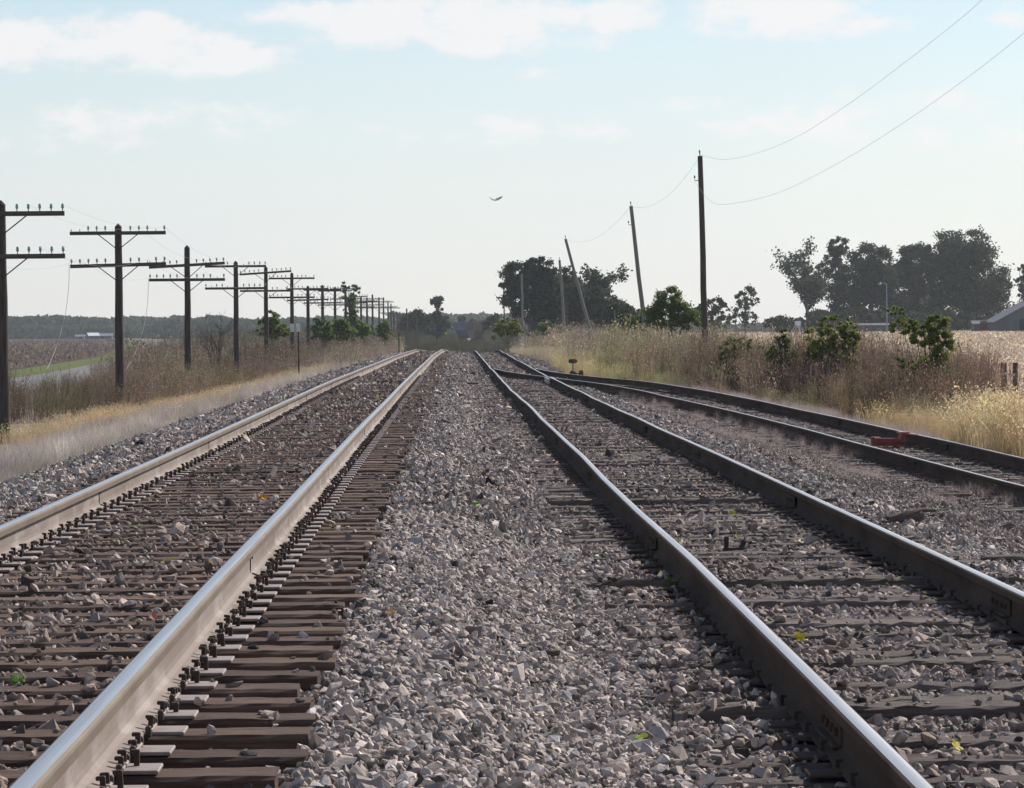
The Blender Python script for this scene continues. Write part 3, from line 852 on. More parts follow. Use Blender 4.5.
weedsF = [weed_proto(20+i, 5, 40, .06) for i in range(6)]
tufts = [tuft_proto(i) for i in range(6)]
fine = [tuft_proto(40+i, 30, .6, .008, .17) for i in range(6)]
plume = [tuft_proto(60+i, 24, .75, .008, .13, 4) for i in range(6)]

def plant(g, protos, x, Y, h, cols, wid=None, sink=.02):
    n = len(x); z = G(x, Y)-sink
    wid = h if wid is None else wid
    Sc = np.stack([wid, wid, h], 1)
    scatter(g, protos, np.stack([x, Y, z], 1), rz_mats(rng.uniform(0, 2*PI, n)), Sc, cols)
def pts(x0, x1, Y0, Y1, dens, fx=None):
    n = int((x1-x0)*(Y1-Y0)*dens); x = rng.uniform(x0, x1, n); Y = rng.uniform(Y0, Y1, n)
    if fx is not None: x = x+fx(Y)
    m = in_view(x, Y, 2.0); return x[m], Y[m]
def cvar(n, base, s_=.18, hue=.05):
    b = np.array(base)[None]*np.exp(rng.normal(0, s_, (n, 1)))
    return b*np.exp(rng.normal(0, hue, (n, 3)))

# mauve fine grass along the main line shoulder
g = Geo()
def mauve(x0, x1, Y0, Y1, dens, hh, gate=0, seed=0):
    x, Y = pts(x0, x1, Y0, Y1, dens, c1)
    e = vnoise(x*1.3+seed, Y*.35)
    m = ((x-c1(Y)) < -3.2-1.3*e)
    x, Y = x[m], Y[m]
    edge = np.clip(((-3.5)-(x-c1(Y)))/.9, .35, 1)
    pt = vnoise(x*1.7+8, Y*.4); h = hh*rng.uniform(.45, 1.35, len(x))*edge*(.6+.8*pt)
    c = cvar(len(x), (.45, .385, .345), .25, .05)*(.62+.75*vnoise(x*.9+31, Y*.22+4))[:, None]
    plant(g, fine, x, Y, h, c, wid=h*.4+.18)
mauve(-6.9, -3.5, 30, 90, 24, .36); mauve(-6.9, -3.5, 90, 170, 12, .38); mauve(-6.5, -3.4, 170, 260, 6, .42)
tag(g.build('mauve_grass', MT['grass']), 'soft mauve dry grass along the shoulder of the main line', 'grass', kind='stuff')
# low mauve grass by the siding
g = Geo()
def lowg(x0, x1, Y0, Y1, dens, hh, thr, fx, seed):
    x, Y = pts(x0, x1, Y0, Y1, dens, fx)
    m = vnoise(x*.9+seed, Y*.22+seed) > thr
    us = np.abs(x-csi(Y)); m &= np.abs(us-.7525) > .07; m &= (x > c2(Y)+1.9)
    x, Y = x[m], Y[m]; h = hh*rng.uniform(.5, 1.3, len(x))
    plant(g, fine, x, Y, h, cvar(len(x), (.42, .34, .315), .15), wid=h*.5+.12)
lowg(-2.6, -.85, 28, 100, 11, .16, .5, csi, 3); lowg(-.7, .7, 28, 100, 10, .10, .45, csi, 9); lowg(.85, 2.6, 28, 110, 16, .22, .38, csi, 5)
lowg(2.1, 4.0, 40, 110, 9, .10, .55, c2, 15)
lowg(-1.05, -.85, 28, 95, 30, .20, .35, csi, 30)
tag(g.build('low_siding_grass', MT['grass']), 'thin pinkish grass growing over the siding gravel', 'grass', kind='stuff')
# golden grass
g = Geo()
def gold(x0, x1, Y0, Y1, dens, h0, col, thr=0, seed=0, protos=plume, fx=None):
    x, Y = pts(x0, x1, Y0, Y1, dens, fx)
    m = vnoise(x*.6+seed, Y*.2+seed) > thr
    x, Y = x[m], Y[m]; h = h0*rng.uniform(.6, 1.15, len(x))
    plant(g, protos, x, Y, h, cvar(len(x), col, .18, .06), wid=h*.7+.1)
gold(1.25, 5.2, 44, 64, 17, 1.05, (.58, .44, .26), .1, 4, fx=csi)
gold(1.7, 3.2, 56, 74, 9, .5, (.50, .37, .20), .35, 14, fx=csi)
gold(3.2, 8.5, 62, 80, 5, .6, (.46, .35, .20), .3, 4, fx=csi)
tag(g.build('golden_grass', MT['grass']), 'tall golden plumed grass beside the end of the siding', 'grass', kind='stuff')
g = Geo()
gold(-8.9, -5.9, 78, 150, 9, .55, (.50, .37, .22), .36, 6, plume, c1)
gold(-5.9, -4.0, 70, 170, .5, .5, (.55, .45, .30), .3, 16, plume, c1)
gold(-8.2, -5.2, 150, 240, 3.5, .6, (.44, .33, .19), .35, 6, plume, c1)
tag(g.build('golden_pole_grass', MT['grass']), 'straw coloured grass around the feet of the telegraph poles', 'grass', kind='stuff')
g = Geo()
gold(2.3, 5.8, 118, 165, 6, .7, (.48, .39, .20), .3, 8, tufts+plume, csi)
gold(2.4, 5.2, 165, 330, 2.0, .7, (.42, .34, .23), .42, 8, tufts+plume, csi)
gold(2.3, 3.8, 106, 122, 9, .55, (.30, .31, .13), .2, 8, tufts, csi)
gold(2.3, 5.5, 66, 84, 6, .45, (.42, .33, .20), .45, 18, tufts+plume, csi)
tag(g.build('yellow_green_grass', MT['grass']), 'yellow green grass patch behind the turnout', 'grass', kind='stuff')

# brown brush
def brush(g, x0, x1, Y0, Y1, dens, h0, col, thr=.2, seed=0, protos=weeds, fx=None, hs_=.25):
    x, Y = pts(x0, x1, Y0, Y1, dens, fx)
    nn = vnoise(x*.35+seed, Y*.12+seed); m = nn > thr
    m &= ~((x > 9) & (x/Y*F+VX > 990) & (Y < 130))
    x, Y = x[m], Y[m]; h = h0*(.65+.7*nn[m])*np.exp(rng.normal(0, hs_*.6, len(x)))
    pt = .55+.9*vnoise(x*.55+seed*3, Y*.16+7)
    pg = vnoise(x*.4+seed, Y*.1+70)[:, None]
    c = cvar(len(x), col, .22, .07)*pt[:, None]*(1+ss((pg-.55)/.2)*np.array([[-.15, .02, -.22]]))
    plant(g, protos, x, Y, h, c, wid=h*.75+.15)
g = Geo()
brush(g, 2.6, 6, 100, 150, 2.4, .95, (.42, .33, .235), .3, 61, fx=csi)
brush(g, 2.0, 3.4, 84, 118, 2.0, .4, (.42, .33, .26), .3, 61, fx=csi)
brush(g, 9.6, 16.5, 60, 98, 1.6, .85, (.38, .295, .215), .35, 2)
brush(g, 8.0, 16.0, 100, 150, 2.2, 1.35, (.41, .325, .24), .28, 21)
brush(g, 7.6, 15.0, 150, 210, 1.8, 1.7, (.43, .345, .26), .25, 33)
brush(g, 6.6, 14.0, 210, 420, .8, 1.75, (.42, .33, .265), .25, 37, weedsF)
tag(g.build('dry_brown_weeds', MT['weed']), 'tangled brown dead weeds right of the siding', 'weeds', kind='stuff')
g = Geo()
brush(g, -10.6, -6.8, 112, 190, 3.0, .85, (.29, .22, .16), .25, 12, fx=c1)
brush(g, -16.5, -9.5, 108, 200, 1.9, 1.05, (.25, .195, .145), .15, 12)
brush(g, -19.5, -9.5, 190, 330, 1.6, 1.75, (.25, .20, .15), .1, 40, weedsF)
brush(g, -9.5, -6.0, 200, 420, 1.5, 1.4, (.38, .30, .25), .1, 44, weedsF)
brush(g, -30, -8, 330, 560, .3, 2.2, (.22, .175, .14), .05, 47, weedsF)
brush(g, -45, -6, 560, 760, .35, 2.4, (.09, .095, .06), .0, 47, weedsF)
brush(g, -44, 0, 740, 800, .8, 2.2, (.09, .09, .06), .0, 47, weedsF)
brush(g, -12, 8, 440, 740, 1.0, .85, (.10, .095, .065), .0, 47, weedsF)
brush(g, 6, 22, 480, 800, .4, 2.6, (.12, .12, .08), .0, 47, weedsF)
tag(g.build('brown_brush', MT['weed']), 'dark brown brush between the telegraph poles and the road', 'brush', kind='stuff')

# crop residue on both fields
def residue(name, x0, x1, Y0, Y1, n, size, col, label):
    g = Geo(); Y = np.exp(rng.uniform(math.log(Y0), math.log(Y1), n)); x = rng.uniform(x0, x1, n)*Y/F
    m = np.ones(n, bool)
    if x1 < 0: m = x < roadc(Y)-7.0
    else: m = x > 19.3
    x, Y = x[m], Y[m]; k = len(x); z = G(x, Y)
    V = np.array([[-.5, 0, 0], [.5, 0, 0], [.35, .1, 1], [-.4, -.1, .9]]); Fc = np.array([[0, 1, 2], [0, 2, 3]])
    sz = size*rng.uniform(.5, 1.4, k)*(.5+Y/350)
    Sc = np.stack([sz*.55, sz*.55, sz*.8], 1)
    R_ = np.einsum('nij,njk->nik', rz_mats(rng.uniform(0, 6.28, k)), np.array([rotx(a) for a in rng.normal(0, .7, k)]))
    scatter(g, [(V, Fc)], np.stack([x, Y, z], 1), R_, Sc, cvar(k, col, .3, .05))
    tag(g.build(name, MT['weed']), label, 'crop residue', kind='stuff')
residue('field_residue', -480, -200, 180, 1200, 15000, .18, (.22, .165, .13), 'pale corn trash scattered on the plowed field')
residue('corn_stubble', 230, 620, 105, 640, 70000, .16, (.62, .49, .36), 'tan corn stubble standing in the harvested field')

# ------------------------------------------------------------------ trees and shrubs
def leaf_cloud(g, centers, rads, nper, size, base, var=.2, flat=.8):
    C = []
    for c, r_ in zip(centers, rads):
        p = rng.normal(size=(nper, 3))*.52; p[:, 2] *= flat
        C.append(c+p*r_)
    P = np.concatenate(C); n = len(P)
    V = np.array([[-.5, 0, 0], [0, -.34, .04], [.5, 0, 0], [0, .34, .04]]); Fc = np.array([[0, 1, 2], [0, 2, 3]])
    s_ = size*rng.uniform(.6, 1.4, n)
    clump = np.repeat(np.exp(rng.normal(0, .16, len(centers))), nper)[:, None]
    col = cvar(n, base, var, .06)*clump
    scatter(g, [(V, Fc)], P, rand_rot(n), np.stack([s_]*3, 1), col)

def tree(name, x, y_base, Z, lobes, label, cat='tree', group=None, leaf=.35, nper=90, nclump=60, base=(.045, .062, .03), trunk_r=.25, mleaf='leafd', lean=0, zb=None, depth=.8, gap=0, limbs=14, stemcol='bark'):
    """lobes: list of photo ellipses (cx, cy, rx, ry) that outline the crown at distance Z"""
    B = px(x, y_base, Z); zb_ = float(G(B[0], Z)) if zb is None else zb
    root = empty(name, (B[0], Z, zb_), 0, label, cat, group); o0 = np.array([B[0], Z, zb_])
    if name == 'shrub': lobes = list(lobes)+[(lobes[0][0], y_base-9, max(l[2] for l in lobes)*1.05, 9)]
    area = np.array([l[2]*l[3] for l in lobes], float); area /= area.sum()
    cen = []; rad = []; nclump = int(nclump*1.7); nper = int(nper*.85); leaf = leaf*.85
    for k in range(nclump):
        l = lobes[rng.choice(len(lobes), p=area)]
        c = px(l[0], l[1], Z); rx, rz = l[2]*Z/F, l[3]*Z/F; ry = rx*depth
        p = rng.normal(size=3); p /= np.linalg.norm(p); q = rng.random()**.33
        cr = min(rx, rz)*rng.uniform(.15, .34)
        cen.append(c+p*q*np.array([max(rx-cr*.45, .05), ry, max(rz-cr*.35, .05)])-o0); rad.append(cr)
    cen = np.array(cen); rad = np.array(rad)
    cen[:, 2] = np.maximum(cen[:, 2], .05)
    g = Geo(); leaf_cloud(g, cen, rad, nper, leaf, base)
    g.build('crown', MT[mleaf], root)
    H = cen[:, 2].max(); g = Geo()
    tx = np.array([0, 0, 0.]); mid = np.array([cen[:, 0].mean()*.6+lean, 0, H*.45]); top = np.array([cen[:, 0].mean()*.8, 0, H*.85])
    t = np.linspace(0, 1, 7)[:, None]; P = (1-t)**2*tx+2*t*(1-t)*mid+t*t*top
    tube(g, P, np.linspace(trunk_r, trunk_r*.25, 7), 8)
    for k in rng.choice(len(cen), min(limbs, len(cen)), replace=False):
        i = int(np.clip(cen[k, 2]/H*5-1.5, 1, 5)); a = P[i]; b = cen[k]; m_ = (a+b)/2+np.array([0, 0, -.04*H]) + (b-a)*np.array([.15, .15, 0])
        Q = (1-t[::2])**2*a+2*t[::2]*(1-t[::2])*m_+t[::2]**2*b
        tube(g, Q, np.linspace(trunk_r*.35, trunk_r*.08, len(Q)), 5)
    g.build('trunk' if trunk_r > .05 else 'stem', MT[stemcol], root, smooth=True)
    return root

DK = (.060, .074, .042); MD = (.055, .075, .03)
# the big grove on the right
zr = 640
tree('tree', 968, 331, zr, [(960, 247, 32, 24), (975, 272, 38, 32), (940, 268, 28, 30), (985, 298, 34, 28), (950, 305, 38, 24)], 'largest dark tree of the right-hand grove, broad rounded crown beside the barn', group='dark trees beyond the stubble field', leaf=.55, nper=150, nclump=170, base=DK, trunk_r=.55)
tree('tree', 915, 331, zr+15, [(918, 258, 20, 18), (903, 275, 22, 22), (905, 295, 26, 26), (925, 305, 30, 22)], 'rounded dark tree against the left flank of the largest tree in the grove', group='dark trees beyond the stubble field', leaf=.55, nper=135, nclump=110, base=DK, trunk_r=.45)
tree('tree', 872, 331, zr, [(870, 260, 24, 18), (860, 282, 26, 24), (885, 285, 22, 26), (880, 305, 30, 22)], 'broad dark tree in the middle of the grove behind the lamp post', group='dark trees beyond the stubble field', leaf=.55, nper=125, nclump=110, base=DK, trunk_r=.45)
tree('tree', 838, 331, zr+5, [(838, 248, 13, 11), (838, 260, 14, 15), (832, 270, 15, 16), (845, 295, 22, 24), (840, 315, 22, 14)], 'tall narrow dark tree between the bare tree and the broad tree', group='dark trees beyond the stubble field', leaf=.5, nper=110, nclump=70, base=DK, trunk_r=.4)
tree('tree', 1021, 331, zr+20, [(1022, 272, 6, 12), (1024, 290, 8, 18), (1030, 300, 14, 25), (1035, 275, 12, 15)], 'dark tree cut by the right picture edge above the barn', leaf=.5, nper=110, nclump=45, base=DK, trunk_r=.4)
for k, (x, w, hh) in enumerate(((785, 24, 9), (822, 22, 12), (860, 28, 13), (900, 30, 13), (940, 30, 13), (985, 26, 12))):
    tree('bush', x, 331, zr-18, [(x, 331-hh*.8, w, hh)], ['low dark bush at the foot of the bare tree', 'dark bush below the tall narrow tree', 'dark bush left of the lamp post foot', 'dark bush right of the lamp post foot', 'dark bush under the left side of the largest tree', 'dark bush between the largest tree and the barn'][k], 'bush', 'undergrowth bushes below the grove', leaf=.5, nper=90, nclump=45, base=DK, trunk_r=.2, limbs=5)
# half bare tree
def bare_tree(x, yb, Z, ytop, label, seed, name='bare_tree', spread=1.0, leafy=None, r0=.3, m='bark', depth=5):
    r_ = np.random.default_rng(seed); B = px(x, yb, Z); zb = float(G(B[0], Z)); H = px(x, ytop, Z)[2]-zb
    root = empty(name, (B[0], Z, zb), 0, label, 'tree'); g = Geo(); ends = []
    def br(p, d, L_, rad, lev):
        n = 4; P = [p]; dd = d.copy()
        for k in range(n):
            dd = dd+r_.normal(0, .12, 3); dd[2] += .03; dd /= np.linalg.norm(dd); P.append(P[-1]+dd*L_/n)
        tube(g, P, np.linspace(rad, rad*.55, n+1), 5 if lev else 8, cap=False)
        if lev >= 2: ends.extend(P[1:])
        if lev < depth-1:
            for k in range(3 if lev else 6):
                j = r_.integers(1 if lev else 2, n+1); a = r_.normal(size=3); a[2] = abs(a[2])*.5; a /= np.linalg.norm(a)
                e = dd*.75+a*.75*spread; e /= np.linalg.norm(e)
                br(P[j], e, L_*r_.uniform(.5, .72), rad*.5, lev+1)
    br(np.zeros(3), np.array([0, 0, 1.]), H*.48, r0, 0)
    V = np.concatenate(g.V); sc = H/V[:, 2].max(); g.V = [v*np.array([sc, sc, sc]) for v in g.V]
    g.build('trunk', MT[m], root)
    if leafy:
        g = Geo(); E = np.array(ends)*sc; E = E[r_.random(len(E)) < leafy[0]]
        leaf_cloud(g, E, np.full(len(E), leafy[2]), leafy[3], leafy[1], leafy[4]); g.build('crown', MT['leafd'], root)
    return root
bare_tree(809, 331, zr-5, 240, 'half bare tree with sparse leaves at the left end of the grove', 5, leafy=(.42, .5, 1.1, 12, DK), r0=.35)
tree('tree', 746, 331, 560, [(748, 296, 14, 10), (742, 308, 14, 10), (750, 318, 10, 8)], 'small open-crowned tree alone left of the grove', leaf=.4, nper=40, nclump=36, base=DK, trunk_r=.2)
tree('tree', 714, 331, 520, [(712, 305, 14, 9), (722, 318, 16, 10), (700, 316, 14, 12)], 'low dark tree just right of the dark upright pole', leaf=.4, nper=80, nclump=40, base=DK, trunk_r=.2)
# mid cluster
zc = 470
tree('tree', 530, 330, zc, [(520, 275, 19, 16), (540, 272, 20, 14), (528, 298, 28, 24), (550, 300, 24, 26), (512, 290, 12, 18)], 'big dense dark tree behind the leaning poles', leaf=.42, nper=150, nclump=130, base=DK, trunk_r=.5)
bare_tree(590, 330, zc+10, 262, 'loose open tree with lacy top right of the big dense tree', 12, name='tree', leafy=(.5, .4, .7, 8, DK), r0=.25)
tree('tree', 600, 330, zc-10, [(592, 305, 24, 18), (612, 312, 24, 16), (578, 300, 14, 18)], 'low spreading dark tree below the lacy-topped tree', leaf=.4, nper=110, nclump=80, base=DK, trunk_r=.3)
tree('tree', 568, 330, zc+5, [(566, 292, 16, 24), (576, 308, 20, 18)], 'dark rounded tree filling the gap behind the strongly leaning pole', leaf=.4, nper=120, nclump=70, base=DK, trunk_r=.3)
tree('tree', 628, 331, 400, [(622, 316, 22, 13), (640, 320, 16, 10)], 'low dark tree running right from the leaning poles', leaf=.35, nper=110, nclump=60, base=DK, trunk_r=.2)
tree('tree', 672, 335, 195, [(670, 300, 16, 14), (668, 314, 26, 16), (690, 320, 16, 12), (655, 320, 12, 12)], 'bright green bushy tree between the leaning pole and the dark upright pole', leaf=.13, nper=120, nclump=100, base=(.075, .098, .03), trunk_r=.12, mleaf='leafg')
tree('tree', 640, 332, 230, [(632, 322, 18, 9), (650, 318, 12, 9)], 'small dark green tree at the foot of the leaning grey pole', leaf=.16, nper=90, nclump=40, base=(.05, .07, .03), trunk_r=.1, mleaf='leafg')
tree('shrub', 552, 338, 300, [(548, 328, 14, 8), (560, 330, 10, 6)], 'small green shrub in the weeds below the slightly leaning pole', 'shrub', leaf=.2, nper=60, nclump=26, base=(.07, .10, .035), trunk_r=.05, mleaf='leafg')
tree('shrub', 508, 338, 310, [(508, 325, 13, 8), (515, 330, 10, 6), (497, 333, 7, 7)], 'yellow green shrub where the right-hand weeds meet the far track', 'shrub', leaf=.2, nper=80, nclump=40, base=(.12, .12, .04), trunk_r=.05, mleaf='leafg')
# near VP
tree('tree', 437, 338, 700, [(437.5, 302, 7.5, 7), (438, 310, 7, 10), (437, 326, 16, 12)], 'tall thin tree with a round top left of the far railcars', leaf=.5, nper=70, nclump=50, base=DK, trunk_r=.3)
tree('tree', 418, 338, 690, [(418, 322, 14, 12), (408, 326, 12, 12)], 'dark round tree between the poles and the round-topped tree', leaf=.5, nper=90, nclump=50, base=DK, trunk_r=.3)
tree('tree', 498, 338, 720, [(496, 322, 9, 10), (490, 328, 10, 8)], 'dark tree right behind the far railcars', leaf=.5, nper=80, nclump=36, base=DK, trunk_r=.3)
tree('tree', 465, 338, 900, [(465, 324, 12, 8), (476, 328, 12, 7)], 'dark tree above the far railcars', leaf=.6, nper=70, nclump=36, base=DK, trunk_r=.3)
# left line
LG = (.09, .115, .035)
tree('tree', 351, 335, 365, [(346, 287, 5, 7), (355, 292, 5, 8), (350, 303, 8, 12), (352, 318, 8, 12)], 'tall loose tree standing in the telegraph pole line', leaf=.28, nper=34, nclump=50, base=(.075, .095, .045), trunk_r=.12, mleaf='leafg')
tree('shrub', 272, 340, 225, [(272, 318, 9, 8), (266, 326, 13, 10), (282, 330, 12, 8)], 'green bush growing round the pole with the tilted crossarm', 'shrub', 'green bushes under the telegraph poles', leaf=.14, nper=90, nclump=50, base=LG, trunk_r=.06, mleaf='leafg')
tree('shrub', 327, 342, 285, [(322, 326, 12, 9), (330, 333, 18, 9)], 'dark green bush right of the two-board post', 'shrub', 'green bushes under the telegraph poles', leaf=.17, nper=90, nclump=50, base=(.06, .09, .035), trunk_r=.06, mleaf='leafg')
tree('shrub', 343, 342, 275, [(340, 326, 9, 10), (347, 332, 10, 9)], 'bright green bush below the tall loose tree', 'shrub', 'green bushes under the telegraph poles', leaf=.17, nper=90, nclump=46, base=LG, trunk_r=.06, mleaf='leafg')
tree('shrub', 366, 340, 320, [(362, 328, 9, 8), (370, 331, 8, 7)], 'green bush under the far telegraph poles, right of the tall loose tree', 'shrub', 'green bushes under the telegraph poles', leaf=.18, nper=80, nclump=36, base=(.08, .12, .04), trunk_r=.06, mleaf='leafg')
tree('shrub', 385, 340, 340, [(383, 328, 7, 9), (388, 334, 8, 6)], 'pale green bush nearest the rails under the far telegraph poles', 'shrub', 'green bushes under the telegraph poles', leaf=.18, nper=80, nclump=32, base=LG, trunk_r=.06, mleaf='leafg')
bare_tree(221, 365, 178, 308, 'leafless dark sapling left of the fourth telegraph pole', 9, name='sapling', r0=.045, spread=.55)
bare_tree(213, 365, 170, 322, 'shorter leafless sapling in the brown brush', 19, name='sapling', r0=.035, spread=.55)
# near shrubs on the right
tree('shrub', 790, 402, 98, [(784, 340, 10, 12), (782, 356, 17, 14), (794, 374, 18, 12), (776, 370, 10, 12)], 'small upright green shrub on a thin bare stem beside the siding', 'shrub', leaf=.085, nper=75, nclump=90, base=(.075, .09, .026), trunk_r=.035, mleaf='leafg', limbs=16)
tree('shrub', 836, 402, 97, [(836, 322, 18, 7), (824, 335, 20, 12), (850, 336, 11, 16), (848, 358, 14, 18), (822, 350, 18, 14), (835, 372, 18, 14)], 'taller shrub with green top sprays over a brown weedy base', 'shrub', leaf=.085, nper=65, nclump=115, base=(.10, .112, .030), trunk_r=.035, mleaf='leafg', limbs=26)
tree('shrub', 935, 405, 87, [(897, 311, 11, 5), (904, 325, 17, 9), (922, 334, 16, 12), (938, 325, 14, 12), (942, 345, 14, 18), (920, 378, 20, 16), (903, 364, 12, 7), (935, 365, 18, 16)], 'shrub with a leafy arm arching left and a reddish top near the fence posts', 'shrub', leaf=.085, nper=65, nclump=150, base=(.095, .108, .030), trunk_r=.035, mleaf='leafg', limbs=34)
tree('shrub', 743, 400, 104, [(742, 346, 24, 10), (733, 362, 18, 14), (752, 375, 20, 16)], 'sparse olive shrub left of the small upright green shrub', 'shrub', leaf=.075, nper=50, nclump=95, base=(.10, .095, .05), trunk_r=.03, mleaf='leafg', limbs=26)
g = Geo()
for (cx, cy, Z, rx, hh, n, col) in ((838, 400, 99, 1.7, 2.3, 260, (.30, .225, .18)), (815, 400, 96.5, 1.2, 1.5, 90, (.30, .225, .18)), (925, 400, 86, 1.9, 1.6, 150, (.27, .20, .145)), (920, 400, 93, 1.3, 1.7, 100, (.22, .17, .12)), (958, 398, 93, 1.1, 1.9, 110, (.30, .21, .155)), (755, 398, 106, 2.2, 1.9, 180, (.28, .22, .16)), (878, 408, 88, 1.5, 1.15, 130, (.27, .25, .14)), (845, 405, 97, .9, 1.3, 50, (.24, .18, .14)), (900, 414, 82, 1.2, .7, 80, (.34, .25, .15)), (715, 395, 116, 2.2, 1.7, 110, (.30, .235, .17)), (795, 402, 106, 1.6, 1.0, 60, (.33, .24, .19))):
    c = hit(cx, cy+8) if False else px(cx, cy, Z)
    x = c[0]+rng.normal(0, rx*.5, n); Y = Z+rng.normal(0, 1.2, n)
    h = hh*rng.uniform(.6, 1.12, n); plant(g, weeds, x, Y, h, cvar(n, col, .2, .06), wid=h*.6+.1)
tag(g.build('weed_thicket', MT['weed']), 'brown and olive weeds packed round the feet of the shrubs', 'weeds', kind='stuff')

# far woods: one mass on the horizon
g = Geo()
def woods(x0, x1, Z, y_top, n, base, size, amp=3, yb=338):
    xs = rng.uniform(x0, x1, n)
    nz_ = vnoise(xs*.055+Z, xs*0+.3); nz2_ = vnoise(xs*.21+Z, xs*0+.7)
    top = y_top-amp*(nz_*1.6-.8)-amp*.8*(nz2_-.5)
    t = rng.random(n)**.8
    ys = yb-(yb-top)*t
    P = np.array([px(a, b, Z) for a, b in zip(xs, ys)])
    dpt = rng.uniform(-40, 60, n); P[:, 1] += dpt
    V = np.array([[-.5, 0, 0], [0, -.4, .04], [.5, 0, 0], [0, .4, .04]]); Fc = np.array([[0, 1, 2], [0, 2, 3]])
    s_ = size*rng.uniform(.5, 1.4, n)
    cl_ = .75+.5*vnoise(xs*.12+3, ys*.25)
    scatter(g, [(V, Fc)], P, rand_rot(n), np.stack([s_]*3, 1), cvar(n, base, .18, .05)*cl_[:, None])
    # upright dark mass behind the leaf faces so that the wood has a body
woods(-60, 460, 1750, 319, 26000, (.055, .07, .038), 2.6, 4, 339)
woods(-60, 250, 1650, 327, 9000, (.06, .08, .036), 2.4, 3, 339)
woods(150, 330, 1500, 322, 8000, (.045, .06, .033), 2.2, 4, 339)
woods(390, 640, 1750, 314, 20000, (.07, .09, .05), 2.6, 3, 342)
woods(640, 1100, 1500, 324, 14000, (.05, .065, .04), 2.4, 3, 332)
tag(g.build('far_woods', MT['leafd']), 'hazy band of far woods along the horizon', 'woods', kind='stuff')

# ------------------------------------------------------------------ far buildings, lamp, railcars
def shed(x, yb, Z, w, d, hwall, hroof, mw, mr, label, name='farm_building', rz=0, openings=(), cat='building', ridge='x'):
    B = px(x, yb, Z); zb = float(G(B[0], Z))
    root = empty(name, (B[0], Z, zb), rz, label, cat)
    g = Geo(); box(g, (0, 0, hwall/2), (w, d, hwall), .02)
    if ridge == 'x': g.add(np.array([[-w/2, -d/2, hwall], [-w/2, d/2, hwall], [-w/2, 0, hwall+hroof], [w/2, -d/2, hwall], [w/2, d/2, hwall], [w/2, 0, hwall+hroof]]), [[0, 2, 1], [3, 4, 5]])
    else: g.add(np.array([[-w/2, -d/2, hwall], [w/2, -d/2, hwall], [0, -d/2, hwall+hroof], [-w/2, d/2, hwall], [w/2, d/2, hwall], [0, d/2, hwall+hroof]]), [[0, 1, 2], [3, 5, 4]])
    g.build('wall', MT[mw], root)
    g = Geo()
    if ridge == 'x':
        sl_ = math.hypot(d/2, hroof)+.5; a = math.atan2(hroof, d/2)
        for s_ in (-1, 1): box(g, (0, s_*(d/4+.1), hwall+hroof/2+.08), (w+.8, sl_, .12), .02, rot=rotx(-s_*a))
    else:
        sl_ = math.hypot(w/2, hroof)+.5; a = math.atan2(hroof, w/2)
        for s_ in (-1, 1): box(g, (s_*(w/4+.1), 0, hwall+hroof/2+.08), (sl_, d+.8, .12), .02, rot=roty(s_*a))
    g.build('roof', MT[mr], root)
    for (nm, ox, oz, ow, oh, mm) in openings:
        g = Geo(); box(g, (ox, -d/2-.03, oz), (ow, .08, oh), .01); g.build(nm, MT[mm], root)
    return root
shed(106, 338, 1450, 5.6, 5, 1.2, .9, 'barnwall', 'roofm', 'pale grey metal-roofed barn, rightmost of the far farm buildings', openings=(('door', -1, .6, 1.2, 1.1, 'darkopen'),))
shed(93.5, 338, 1440, 4.0, 5, 1.3, 1.1, 'barnwall', 'white', 'small farmhouse with a bright white roof among the far farm buildings', openings=(('window', -.8, .8, .5, .6, 'darkopen'), ('window', .8, .8, .5, .6, 'darkopen')), rz=.3)
shed(81, 338, 1460, 3.4, 4, 1.0, .7, 'barnwall', 'roofm', 'low grey shed left of the white-roofed farmhouse', openings=(('door', .4, .5, .8, .9, 'darkopen'),))
shed(1030, 331, 575, 12.4, 12, 1.6, 3.3, 'barnwall', 'barnwall', 'grey barn with a steep gable roof cut by the right picture edge', rz=0, openings=(('barn_door', -1.6, 1.1, 1.6, 2.0, 'darkopen'),), ridge='y')
shed(983, 331, 580, 3, 4, 1.3, .5, 'barnwall', 'barnwall', 'tiny low shed with a reddish door left of the barn', openings=(('door', 0, .95, 1.2, 1.8, 'red'),))
shed(866, 331, 600, 7, 4, 1.2, .3, 'barnwall', 'barnwall', 'long low blue-grey shed under the grove beside the lamp post', openings=(('door', -2, .8, 1, 1.5, 'darkopen'),))
# white propped object near the bare tree
p = px(797, 331, 540); zb = float(G(p[0], 540)); root = empty('ladder_stand', (p[0], 540, zb), 0, 'small white hunting stand with slanted legs below the bare tree', 'stand')
g = Geo(); 
for s_ in (-1, 1): tube(g, [(-1.0+s_*.2, 0, 0), (.0+s_*.2, .3, 1.3)], .05, 6)
g.build('ladder', MT['white'], root); g = Geo(); box(g, (.25, .3, 1.35), (.9, .9, .08), .02); g.build('seat', MT['white'], root)
g = Geo(); box(g, (.25, .7, 1.75), (.9, .06, .7), .02); g.build('backrest', MT['white'], root)
g = Geo(); 
for s_ in (-1, 1): tube(g, [(.6, s_*.4+.3, 0), (.35, s_*.35+.3, 1.35)], .05, 6)
g.build('leg', MT['white'], root)
